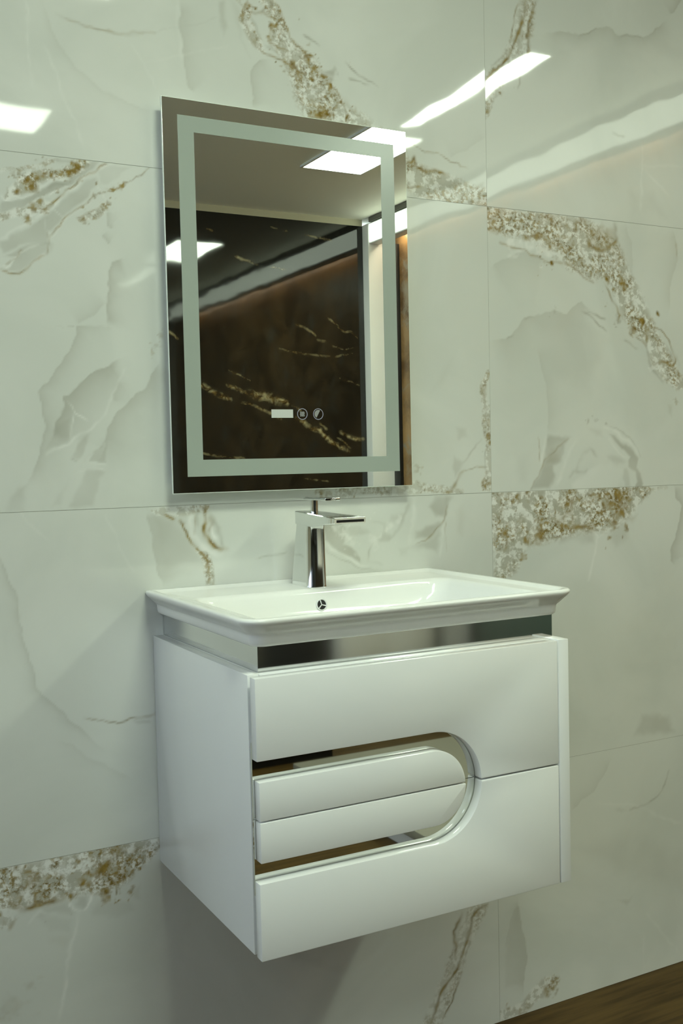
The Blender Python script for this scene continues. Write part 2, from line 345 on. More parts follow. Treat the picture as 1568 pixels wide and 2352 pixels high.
('P','UL','g',8.9,0.12,[(331,1158),(343,1176),(366,1205),(349,1157)]),
('B','UL','b',0,0.3,[(529,1440,4.7),(523,1426,3.2),(539,1457,4.8)]),
('S','UL','s',0,0.6,[(1255,1405,3.1),(1241,1378,8.1),(1242,1350,9.2),(1251,1323,10.2),(1245,1295,10.2),(1250,1268,10.2),(1255,1236,8.2),(1254,1199,8.2),(1248,1167,14.4)]),
('L','UL','b',6.1,0.45,[(1238,1375),(1238,1364),(1244,1350)]),
('L','UL','g',8.2,0.35,[(1241,1378),(1243,1346),(1248,1318)]),
('L','UL','g',4.0,0.5,[(1231,1265),(1216,1250),(1207,1241),(1195,1228),(1186,1219)]),
('L','UL','b',3.1,0.5,[(1255,1205),(1237,1204),(1215,1203),(1193,1200)]),
('L','UL','b',7.0,0.6,[(1190,1200),(1179,1187),(1170,1174),(1162,1168),(1148,1154)]),
('B','UL','b',0,0.7,[(1238,1172,5.1),(1244,1163,4.1),(1258,1172,5.1),(1252,1271,6.1),(1256,1256,5.1),(1256,1401,3.1)]),
('L','UL','g',3.1,0.5,[(1245,1245),(1245,1217),(1246,1194)]),
('P','UL','g',9.0,0.18,[(1167,1291),(1194,1287),(1200,1268),(1177,1262)]),
('P','UL','g',8.0,0.25,[(1160,1233),(1187,1219),(1181,1196),(1165,1183),(1158,1210)]),
('S','UL','s',0,0.5,[(844,1166,5.4),(882,1163,4.5),(961,1163,7.5),(1011,1165,11.4),(1058,1168,13.5),(1089,1165,9.7),(1126,1161,7.9),(1181,1157,6.0)]),
('B','UL','b',0,0.6,[(852,1164,4.5),(923,1154,3.7),(1148,1154,5.0),(1089,1160,2.9)]),
('P','UL','g',4.0,0.4,[(1161,1159),(1185,1162),(1185,1153),(1163,1154)]),
('B','UL','b',0,0.3,[(1072,1210,4.8),(1074,1199,3.9)]),
('P','UL','g',19.7,0.1,[(1176,1453),(1132,1398),(1110,1363),(1142,1381)]),
('S','UL','s',0,0.8,[(902,1190,36.5),(953,1232,37.1),(1014,1274,37.8)]),
('S','UR','s',0,0.85,[(1259,1728,26.4),(1304,1725,28.9),(1350,1722,29.3),(1397,1717,34.0),(1445,1707,45.3),(1494,1692,57.0),(1543,1681,61.2),(1588,1665,45.2),(1620,1633,36.5),(1639,1600,36.8),(1658,1567,37.0),(1682,1538,32.6),(1704,1514,28.2),(1724,1485,26.0),(1744,1455,28.6),(1765,1426,26.4),(1806,1391,19.4)]),
('B','UR','w',0,0.8,[(1338,1684,16.7),(1367,1680,16.8),(1396,1675,17.0),(1422,1663,12.9),(1594,1646,13.6),(1610,1671,10.2),(1315,1684,10.3)]),
('L','UR','b',9.5,0.8,[(1353,1695),(1371,1693),(1387,1699),(1406,1703)]),
('L','UR','b',8.2,0.7,[(1258,1706),(1275,1705),(1290,1702)]),
('L','UR','b',8.6,0.55,[(1418,1700),(1423,1686),(1427,1673)]),
('L','UR','b',6.5,0.6,[(1432,1684),(1451,1684),(1475,1676),(1494,1692)]),
('L','UR','b',11.2,0.7,[(1529,1709),(1537,1695),(1554,1689),(1573,1683),(1592,1692),(1608,1705),(1614,1716)]),
('L','UR','b',9.0,0.6,[(1534,1728),(1541,1715),(1563,1711),(1588,1718),(1610,1712)]),
('L','UR','b',9.9,0.55,[(1497,1720),(1500,1738),(1516,1745),(1525,1737)]),
('L','UR','b',7.5,0.5,[(1397,1740),(1424,1742),(1439,1730)]),
('L','UR','b',8.7,0.4,[(1470,1732),(1482,1719)]),
('P','UR','g',6.6,0.35,[(1456,1675),(1506,1674),(1543,1648),(1530,1618),(1493,1642),(1462,1649)]),
('P','UR','b',9.0,0.3,[(1532,1733),(1615,1740),(1618,1701),(1582,1684),(1544,1691)]),
('L','UR','b',4.3,0.6,[(1292,1680),(1309,1676),(1326,1673),(1349,1669),(1370,1660),(1390,1659),(1408,1650),(1422,1644),(1468,1647),(1487,1642),(1503,1633),(1515,1619),(1545,1609)]),
('L','UR','b',4.5,0.55,[(1574,1611),(1590,1592),(1599,1573),(1612,1560),(1625,1543),(1618,1530)]),
('L','UR','g',9.1,0.5,[(1609,1746),(1613,1720),(1620,1697),(1633,1673),(1637,1644),(1635,1624)]),
('L','UR','b',4.6,0.4,[(1610,1701),(1627,1673),(1640,1664)]),
('B','UR','b',0,0.9,[(1631,1614,10.3),(1636,1607,8.0),(1664,1511,8.1),(1660,1517,5.8),(1582,1619,6.8),(1694,1531,7.0),(1396,1658,4.3),(1426,1644,5.4)]),
('B','UR','g',0,0.5,[(1620,1535,8.0),(1618,1527,5.7),(1607,1671,6.8)]),
('L','UR','b',7.0,0.65,[(1687,1540),(1698,1524),(1701,1504),(1702,1484)]),
('L','UR','b',3.6,0.6,[(1703,1524),(1725,1520),(1752,1515),(1765,1503),(1775,1487),(1786,1467),(1791,1447),(1788,1433),(1801,1419),(1818,1409)]),
('L','UR','g',7.1,0.5,[(1700,1484),(1707,1454),(1717,1430),(1734,1412),(1753,1393)]),
('L','UR','b',4.7,0.5,[(1670,1493),(1690,1484),(1702,1469)]),
('L','UR','b',7.2,0.6,[(1724,1435),(1751,1438),(1772,1435),(1790,1429)]),
('L','UR','g',7.1,0.5,[(1711,1497),(1731,1490),(1740,1470),(1734,1440)]),
('P','UR','g',6.0,0.35,[(1765,1481),(1786,1462),(1788,1441),(1772,1436),(1762,1456)]),
('B','UR','w',0,0.8,[(1724,1470,8.3),(1751,1420,9.5),(1757,1471,7.2),(1806,1401,7.3),(1723,1425,7.1)]),
('E','UR',1,62.6,0.2,[(1264,1622),(1285,1638),(1326,1656),(1349,1662),(1384,1655),(1408,1650)]),
('E','UR',1,64.0,0.26,[(1263,1469),(1288,1473),(1307,1477),(1323,1490),(1340,1509),(1352,1525),(1364,1528),(1394,1533),(1432,1542),(1466,1536),(1485,1553),(1510,1562),(1523,1555),(1541,1549)]),
('L','UR','g',4.2,0.4,[(1352,1524),(1376,1528)]),
('L','UR','g',5.2,0.35,[(1306,1478),(1323,1485)]),
('B','UR','g',0,0.4,[(1432,1542,4.3)]),
('L','UR','g',4.5,0.6,[(1512,1545),(1529,1539),(1541,1532),(1560,1518),(1585,1505)]),
('L','UR','g',4.5,0.5,[(1531,1544),(1556,1538),(1579,1532)]),
('L','UR','g',4.6,0.5,[(1633,1483),(1654,1478),(1673,1468)]),
('B','UR','k',0,1,[(1737,1552,5.3)]),
('L','UR','b',6.0,0.35,[(1797,1715),(1801,1700),(1801,1685)]),
('E','UR',1,26.4,0.18,[(1786,1749),(1798,1715),(1802,1675),(1788,1644),(1778,1613),(1774,1552)]),
('E','UR',1,23.1,0.15,[(1647,1748),(1657,1704),(1662,1646),(1672,1607)]),
('L','UR','g',6.0,0.3,[(1786,1472),(1806,1432)]),
('E','UR',-1,27.9,0.16,[(1387,1460),(1398,1413),(1409,1385),(1412,1309),(1410,1271)]),
('P','UR','g',27.5,0.12,[(1370,1524),(1516,1540),(1592,1485),(1526,1367),(1416,1404)]),
('P','UR','g',8.7,0.42,[(1408,1269),(1444,1271),(1477,1266),(1462,1250),(1461,1232),(1449,1213),(1430,1204),(1430,1180),(1414,1153),(1363,1151),(1385,1186),(1397,1214),(1403,1243)]),
('P','UR','g',7.6,0.25,[(1415,1243),(1462,1252),(1459,1228),(1430,1206),(1406,1212)]),
('P','UR','b',8.7,0.14,[(1408,1233),(1449,1237),(1443,1214),(1406,1209)]),
('L','UR','b',4.3,0.35,[(1366,1153),(1380,1177),(1392,1200),(1400,1216),(1419,1231),(1437,1242),(1468,1261)]),
('L','UR','b',3.2,0.3,[(1384,1264),(1390,1243),(1389,1215)]),
('L','UR','w',6.5,0.5,[(1407,1271),(1401,1233),(1392,1210)]),
('L','UR','w',8.8,0.4,[(1487,1261),(1468,1223),(1442,1180),(1423,1153)]),
('P','UR','g',5.8,0.55,[(1583,1272),(1608,1267),(1634,1251),(1656,1234),(1675,1214),(1672,1194),(1683,1184),(1690,1160),(1679,1144),(1661,1147),(1669,1164),(1664,1184),(1643,1195),(1640,1210),(1646,1221),(1627,1240),(1604,1252)]),
('P','UR','g',5.8,0.3,[(1627,1190),(1640,1192),(1648,1170),(1650,1151),(1634,1152),(1624,1170)]),
('P','UR','g',9.2,0.25,[(1575,1226),(1627,1220),(1637,1208),(1607,1200),(1581,1211)]),
('P','UR','g',9.0,0.2,[(1525,1290),(1563,1285),(1569,1265),(1550,1270)]),
('L','UR','g',7.8,0.28,[(1486,1189),(1496,1212),(1511,1232),(1530,1241),(1547,1226)]),
('L','UR','g',6.7,0.3,[(1488,1188),(1504,1189),(1519,1191)]),
('L','UR','g',6.6,0.2,[(1467,1175),(1483,1189)]),
('B','UR','g',0,0.4,[(1527,1298,4.5),(1544,1301,4.5),(1580,1296,3.4)]),
('L','UR','g',3.5,0.3,[(1589,1291),(1621,1279),(1647,1261),(1667,1239),(1680,1219)]),
('L','UR','w',5.8,0.6,[(1569,1289),(1615,1274),(1647,1251),(1674,1224)]),
('L','UR','w',5.7,0.5,[(1576,1270),(1601,1240),(1634,1220)]),
('P','UR','w',9.0,0.4,[(1473,1165),(1562,1211),(1627,1190),(1613,1146),(1473,1149)]),
('P','UR','g',9.6,0.3,[(1766,1339),(1782,1334),(1781,1311),(1770,1319)]),
('B','UR','b',0,0.3,[(1797,1345,4.8)]),
('P','UR','g',21.1,0.14,[(1318,1235),(1371,1234),(1352,1168),(1328,1169)]),
('S','VR','s',0,0.98,[(1264,1120,41.3),(1298,1095,64.8),(1339,1098,63.6),(1386,1101,59.1),(1435,1103,56.8),(1484,1108,55.5),(1535,1109,50.7),(1586,1107,51.5),(1626,1120,44.0),(1666,1134,25.8),(1700,1143,11.8)]),
('S','VR','s',0,0.95,[(1280,1059,36.4),(1308,1034,36.8),(1296,1002,31.4),(1278,982,18.8)]),
('S','VR','s',0,0.35,[(1706,1146,4.7),(1761,1145,4.8)]),
('P','VR','g',7.8,0.32,[(1423,1118),(1466,1126),(1497,1125),(1516,1095),(1553,1074),(1540,1060),(1484,1063),(1459,1078),(1422,1090)]),
('B','VR','g',0,0.45,[(1320,1027,23.2),(1281,1101,12.5),(1287,1147,14.6),(1327,1103,10.6),(1381,1146,8.6),(1317,1047,14.7)]),
('P','VR','g',9.4,0.3,[(1626,1150),(1706,1148),(1706,1122),(1665,1109),(1638,1090),(1612,1101)]),
('P','VR','b',13.8,0.4,[(1574,1142),(1653,1147),(1652,1119),(1638,1085),(1586,1102),(1567,1108)]),
('L','VR','b',11.1,0.75,[(1430,1087),(1444,1074),(1459,1067),(1484,1065),(1509,1068),(1532,1065),(1547,1069)]),
('L','VR','b',9.9,0.6,[(1464,1131),(1474,1116),(1469,1097),(1449,1088),(1441,1079)]),
('L','VR','b',7.7,0.5,[(1472,1097),(1478,1082),(1465,1073)]),
('B','VR','w',0,0.8,[(1457,1083,9.9),(1462,1091,6.6),(1315,1076,10.5),(1298,1123,12.5),(1350,1093,8.5),(1522,1124,13.5),(1374,1068,8.6),(1548,1133,10.2),(1269,1069,10.4),(1411,1133,13.0)]),
('B','VR','b',0,0.8,[(1596,1067,10.3),(1599,1057,8.1),(1623,1091,11.6),(1612,1106,11.5),(1613,1131,13.8),(1381,1053,10.8),(1389,1063,8.6),(1326,1147,8.4),(1348,1146,6.4),(1552,1094,6.8),(1556,1133,5.7),(1349,1043,6.4),(1342,1013,5.3),(1564,1113,8.0),(1586,1112,10.3),(1633,1058,7.0),(1460,1117,7.7),(1291,1067,7.3)]),
('L','VR','b',6.3,0.5,[(1280,1068),(1294,1060),(1297,1044),(1291,1028)]),
('L','VR','g',8.4,0.5,[(1278,1068),(1291,1058),(1300,1030),(1319,1005)]),
('P','VR','g',13.4,0.28,[(1446,1055),(1509,1061),(1540,1050),(1540,1025),(1483,1033),(1434,1031)]),
('P','VR','g',16.2,0.2,[(1585,1057),(1645,1080),(1644,1034),(1604,1012),(1579,1033)]),
('P','VR','b',14.0,0.25,[(1638,1080),(1672,1088),(1658,1069)]),
('L','VR','g',5.5,0.4,[(1432,1060),(1424,1037)]),
('L','VR','w',4.5,0.7,[(1532,1065),(1544,1050),(1553,1039),(1566,1049),(1573,1068)]),
('L','VR','w',6.8,0.6,[(1550,1042),(1541,1015),(1533,977),(1520,943)]),
('E','VR',-1,26.8,0.42,[(1787,1147),(1792,1124),(1810,1103),(1805,1062),(1788,1021),(1777,996),(1771,971),(1780,960)]),
('P','VR','g',14.6,0.3,[(1673,621),(1762,607),(1783,562),(1713,566),(1652,572)]),
('P','VR','g',18.6,0.14,[(1560,626),(1593,632),(1579,613)]),
('P','VR','g',42.8,0.1,[(1255,949),(1395,938),(1454,787),(1275,806)]),
('E','VL',-1,71.6,0.3,[(502,1143),(506,1115),(511,1084),(518,1048),(525,1008)]),
('P','VL','g',14.6,0.2,[(511,1139),(552,1129),(576,1100),(600,1069),(608,1038),(582,1040),(532,1036),(517,1076)]),
('S','VL','s',0,0.7,[(512,1148,3.2),(528,1144,8.0),(548,1143,9.6),(569,1142,11.3),(590,1145,9.8),(611,1146,8.2)]),
('L','VL','b',4.0,0.75,[(534,1139),(544,1133),(552,1128)]),
('L','VL','b',4.1,0.75,[(562,1125),(568,1118),(572,1108),(577,1095),(585,1083),(596,1073),(604,1065),(611,1050),(613,1034),(613,1010)]),
('S','VL','s',0,0.7,[(596,1071,4.1),(608,1058,8.2),(614,1038,9.1),(616,1006,9.9)]),
('L','VL','g',4.1,0.5,[(608,1066),(616,1050),(620,1029),(624,1007)]),
('L','VL','g',6.6,0.4,[(600,1067),(606,1051),(610,1030),(611,1010)]),
('L','VL','b',6.6,0.8,[(607,1146),(609,1134),(610,1118),(607,1111),(611,1096),(619,1083),(628,1073),(640,1067)]),
('L','VL','g',7.5,0.4,[(617,1134),(627,1122),(635,1105),(639,1085),(641,1072)]),
('L','VL','b',8.3,0.35,[(614,1126),(625,1118),(618,1098)]),
('L','VL','w',5.0,0.8,[(622,1110),(626,1098),(630,1087)]),
('L','VL','g',5.7,0.45,[(596,1143),(593,1127),(595,1110)]),
('L','VL','b',2.5,0.4,[(591,1135),(590,1115),(589,1097)]),
('L','VL','w',9.9,0.6,[(581,1144),(581,1120),(588,1096),(600,1083),(617,1066),(638,1057)]),
('L','VL','b',8.4,0.2,[(641,1067),(653,1066)]),
('L','VL','g',2.6,0.35,[(712,1045),(748,1048),(776,1051)]),
('B','VL','k',0,0.0,[(280,1995,0.7)]),
('P','VL','g',4.6,0.62,[(852,1111),(876,1102),(888,1086),(904,1080),(909,1070),(899,1064),(923,1050),(936,1036),(937,1025),(918,1031),(894,1043),(872,1062),(856,1074)]),
('P','VL','g',4.6,0.4,[(876,1102),(900,1103),(909,1085),(885,1081)]),
('P','VL','g',7.4,0.22,[(900,1100),(939,1098),(959,1080),(919,1074)]),
('B','VL','w',0,0.6,[(881,1094,7.3),(909,1073,8.3),(926,1041,5.5),(919,1061,7.4)]),
('P','VL','g',9.5,0.25,[(984,1081),(1009,1078),(1004,1060),(980,1062)]),
('P','VL','g',9.5,0.22,[(1005,1117),(1036,1116),(1030,1099),(1000,1104)]),
('L','VL','g',7.6,0.28,[(976,1064),(999,1061),(1014,1073),(1028,1094),(1039,1111),(1052,1129),(1060,1143)]),
('L','VL','g',5.6,0.2,[(959,1102),(989,1100),(994,1078)]),
('B','VL','w',0,0.5,[(1023,1103,7.6),(1005,1095,8.5),(968,1062,8.4)]),
('L','VL','g',4.7,0.3,[(955,1024),(956,1041),(963,1058)]),
('L','VL','g',4.7,0.2,[(957,1024),(987,1016)]),
('P','VL','g',9.6,0.2,[(1024,1044),(1050,1044),(1047,1027),(1027,1028)]),
('L','VL','g',2.8,0.3,[(860,1054),(884,1035),(918,1019),(977,1005)]),
('L','VL','w',4.6,0.6,[(861,1064),(889,1044),(918,1026),(957,1015)]),
('L','VL','w',7.7,0.4,[(1068,1150),(1062,1115),(1053,1053)]),
('P','VL','g',9.9,0.45,[(1115,1147),(1153,1149),(1158,1142),(1145,1125),(1134,1103),(1115,1108),(1099,1127)]),
('P','VL','g',8.8,0.45,[(1088,1091),(1120,1094),(1130,1089),(1098,1064),(1066,1061),(1066,1079)]),
('P','VL','g',11.7,0.3,[(1127,1087),(1122,1058),(1116,1033),(1086,1042),(1039,1043),(1071,1052),(1103,1070)]),
('P','VL','g',7.9,0.3,[(1142,1147),(1164,1148),(1147,1120),(1134,1094)]),
('L','VL','b',4.0,0.5,[(1147,1129),(1138,1116),(1134,1098),(1127,1089)]),
('L','VL','b',2.9,0.5,[(1125,1089),(1108,1077),(1088,1060),(1069,1052)]),
('L','VL','b',3.0,0.3,[(1136,1094),(1136,1075),(1139,1053),(1143,1034)]),
('L','VL','w',5.9,0.4,[(1132,1089),(1127,1058),(1123,1026)]),
('P','VL','g',14.1,0.16,[(1163,1115),(1186,1128),(1190,1100),(1179,1064),(1166,1069)]),
('E','VL',1,11.8,0.26,[(239,1091),(245,1076),(252,1059),(259,1038),(268,1021),(272,1005),(273,987),(274,957),(277,931),(283,912),(287,896),(294,873),(300,850),(308,832),(330,812),(344,799),(366,772),(381,752),(410,724)]),
('L','VL','b',3.1,0.4,[(378,787),(397,781),(416,775),(436,772),(459,776),(479,775),(504,780)]),
('L','VL','g',3.1,0.3,[(378,787),(416,775),(436,772),(459,776)]),
('P','VL','g',4.0,0.25,[(459,772),(491,771),(499,762),(475,762)]),
('L','VL','w',3.6,0.25,[(253,1197),(290,1133),(325,1102)]),
('L','VL','w',3.9,0.25,[(425,1139),(446,1088),(476,1039)]),
('E','VL',1,10.8,0.12,[(335,755),(379,717),(410,697),(456,666)]),
('S','WL','s',0,0.98,[(217,516,43.8),(246,513,42.9),(275,515,41.1),(304,515,41.6),(334,517,38.2),(365,515,40.2),(396,513,43.1),(427,518,38.0),(459,527,28.0),(488,537,17.8),(507,542,11.4)]),
('S','WL','s',0,0.6,[(219,467,29.3),(240,454,10.4)]),
('P','WL','g',5.3,0.42,[(294,526),(309,524),(315,506),(326,500),(333,483),(326,479),(303,482),(289,489)]),
('P','WL','g',7.4,0.3,[(239,530),(265,532),(264,506),(242,507)]),
('P','WL','g',7.2,0.35,[(428,545),(484,546),(504,542),(491,521),(451,513),(427,526)]),
('L','WL','b',9.0,0.85,[(238,489),(248,480),(259,474),(277,472),(288,474),(303,477),(318,476),(337,474)]),
('L','WL','b',6.7,0.8,[(263,536),(276,533),(286,527),(282,517),(269,514),(264,506)]),
('L','WL','b',5.2,0.7,[(258,499),(255,487),(255,475)]),
('L','WL','b',5.3,0.7,[(286,503),(283,490),(284,476)]),
('L','WL','b',4.5,0.6,[(268,510),(282,506),(291,502)]),
('L','WL','b',5.4,0.6,[(333,473),(344,478),(356,478)]),
('B','WL','b',0,0.85,[(277,523,8.2),(403,512,10.2),(394,510,7.8),(426,500,8.7),(438,494,7.2),(403,472,9.4),(406,462,6.3),(416,485,5.5),(364,497,7.0),(374,513,5.4),(360,534,4.6),(223,470,5.9),(344,475,6.9),(448,466,5.6),(422,543,9.5),(407,518,7.9),(254,545,3.7),(269,545,3.7)]),
('L','WL','b',5.6,0.6,[(460,541),(453,532),(446,524)]),
('L','WL','g',6.4,0.5,[(416,548),(436,548),(468,545)]),
('P','WL','b',11.1,0.3,[(384,527),(443,515),(450,485),(403,499)]),
('B','WL','w',0,0.8,[(271,497,8.2),(273,488,6.0),(305,543,10.6),(328,534,10.7),(334,514,7.6),(362,547,9.3),(320,522,6.1),(371,483,6.2),(252,495,4.5),(294,537,6.0)]),
('P','WL','g',7.6,0.3,[(295,471),(333,468),(349,452),(349,443),(310,454),(284,452)]),
('P','WL','g',9.2,0.2,[(284,459),(343,438),(338,412),(301,425)]),
('P','WL','g',7.8,0.28,[(356,474),(375,470),(370,452),(361,448),(351,460)]),
('P','WL','g',9.5,0.22,[(374,443),(394,458),(449,446),(456,428),(424,420),(377,434)]),
('P','WL','b',9.6,0.15,[(441,464),(466,474),(464,442)]),
('L','WL','b',5.2,0.35,[(250,461),(244,450),(239,443)]),
('L','WL','g',4.4,0.4,[(248,464),(242,446)]),
('L','WL','w',3.1,0.9,[(335,479),(340,466),(349,454),(359,446)]),
('L','WL','w',3.9,0.9,[(361,446),(370,452),(378,462),(386,474)]),
('L','WL','w',6.2,0.6,[(356,447),(353,428),(348,414),(342,400),(335,363),(330,333),(323,296),(314,258)]),
('L','WL','w',4.5,0.4,[(317,452),(288,462),(273,447)]),
('B','WL','b',0,0.14,[(239,311,16.4),(224,296,17.8),(269,339,9.0)]),
('P','WL','b',12.2,0.07,[(301,417),(342,408),(330,387),(304,401)]),
('L','WL','g',6.2,0.75,[(1228,267),(1213,263),(1195,253),(1186,236),(1178,219),(1167,193),(1155,168),(1143,143),(1114,112),(1092,86),(1075,46)]),
('L','WL','b',6.2,0.8,[(1228,267),(1207,260),(1189,243),(1181,218),(1172,197),(1162,176),(1148,146),(1120,118),(1097,89),(1078,45)]),
('L','WL','b',5.2,0.55,[(1162,260),(1150,246),(1139,228),(1139,214),(1145,194),(1142,179)]),
('L','WL','g',8.3,0.4,[(1164,262),(1141,228),(1140,181)]),
('L','WL','g',4.2,0.6,[(1189,231),(1181,199),(1171,169),(1159,143),(1150,111),(1136,88),(1119,64),(1102,39)]),
('L','WL','b',3.1,0.6,[(1146,132),(1148,113),(1130,80),(1107,49)]),
('S','WL','s',0,0.45,[(1207,260,23.2),(1172,220,23.0),(1154,177,22.9),(1137,135,22.8),(1108,95,22.6),(1085,43,28.7)]),
('P','WL','g',13.0,0.14,[(720,378),(852,366),(990,254),(887,190),(745,269)]),
('E','WR',1,28.5,0.32,[(1310,256),(1313,226),(1319,196),(1326,165),(1331,129),(1325,96),(1322,48)]),
('E','WR',-1,15.2,0.16,[(1308,247),(1293,221),(1284,194),(1268,159)]),
('P','WR','g',10.9,0.16,[(1309,242),(1316,196),(1327,135),(1320,68),(1272,71),(1268,140),(1287,193)]),
('S','WR','s',0,0.7,[(1260,11,13.0),(1295,12,13.2),(1325,18,15.5),(1355,35,15.6),(1386,46,20.3),(1411,50,13.6)]),
('B','WR','b',0,0.5,[(1386,41,11.3),(1389,26,6.8),(1279,23,5.5),(1316,9,7.7),(1405,46,6.8)]),
('E','WR',1,23.0,0.16,[(1585,527),(1551,486),(1525,461),(1486,447),(1461,432)]),
('L','WR','g',4.9,0.4,[(1761,473),(1742,434),(1725,416),(1697,402),(1670,400),(1636,399)]),
('P','WR','g',7.1,0.25,[(1587,407),(1603,409),(1629,397),(1609,395)]),
('L','WR','w',7.3,0.25,[(1538,433),(1643,410),(1753,359),(1806,338)]),
('P','WR','g',8.4,0.25,[(1600,192),(1633,190),(1647,197),(1626,176)]),
('L','WR','w',6.3,0.2,[(1687,141),(1735,88),(1792,21)]),
('L','WR','w',6.1,0.2,[(1677,91),(1672,9)]),
('P','WR','g',36.3,0.12,[(1460,343),(1642,358),(1806,264),(1805,168),(1574,269)]),
]
BLACK_VEINS = [
('L','K','b',22.2,1,[(2053,1695),(2119,1681),(2158,1664),(2198,1639),(2251,1617),(2292,1602)]),
('L','K','b',17.3,0.8,[(2267,1688),(2335,1666),(2389,1641),(2459,1624)]),
('L','K','b',39.5,0.9,[(2417,1636),(2487,1624),(2557,1612),(2614,1594)]),
('L','K','b',22.2,1.2,[(2586,1612),(2629,1594),(2663,1584)]),
('L','K','b',14.8,0.6,[(2360,1585),(2429,1572),(2499,1542),(2555,1521),(2611,1490)]),
('L','K','b',12.3,0.5,[(2680,1574),(2715,1561),(2749,1537)]),
('L','K','b',22.2,1.1,[(2713,1490),(2771,1464),(2814,1434),(2873,1416),(2911,1381),(2962,1340),(3022,1312),(3067,1290)]),
('L','K','b',12.3,0.7,[(2868,1463),(2919,1429)]),
('L','K','b',17.3,1,[(3015,1409),(3070,1382),(3116,1368),(3187,1362)]),
('L','K','b',9.9,0.7,[(2993,1375),(3038,1347),(3083,1306)]),
('L','K','b',12.3,0.6,[(2728,2057),(2786,2042),(2830,2017),(2862,1992)]),
('L','K','b',12.3,0.5,[(2867,1971),(2927,1962)]),
('L','K','b',7.4,0.4,[(2962,1934),(3053,1916),(3114,1926)]),
('L','K','b',9.9,0.5,[(2922,2118),(2981,2081),(3055,2026),(3102,2027),(3147,1994)]),
('L','K','b',7.4,0.5,[(2283,1774),(2351,1745),(2419,1713)]),
('L','K','b',9.9,0.6,[(2159,2580),(2213,2573)]),
('L','K','b',12.3,0.8,[(2344,2433),(2426,2413),(2481,2402)]),
('L','K','b',9.9,0.6,[(2801,2595),(2890,2589),(2979,2578)]),
('L','K','b',7.4,0.4,[(2572,2628),(2686,2606)]),
('L','K','b',9.9,0.5,[(2565,2392),(2679,2379)]),
('L','K','b',7.4,0.4,[(3017,1736),(3078,1724),(3155,1698)]),
('L','K','b',9.9,0.5,[(2080,1295),(2200,1273),(2364,1260)]),
('L','K','b',12.3,0.6,[(1919,1987),(1957,1964),(1977,1945)]),
('L','K','b',7.4,0.4,[(2761,1126),(2940,1107)]),
('L','K','b',9.9,0.4,[(2609,1910),(2753,1883),(2960,1868),(3114,1894)]),
]

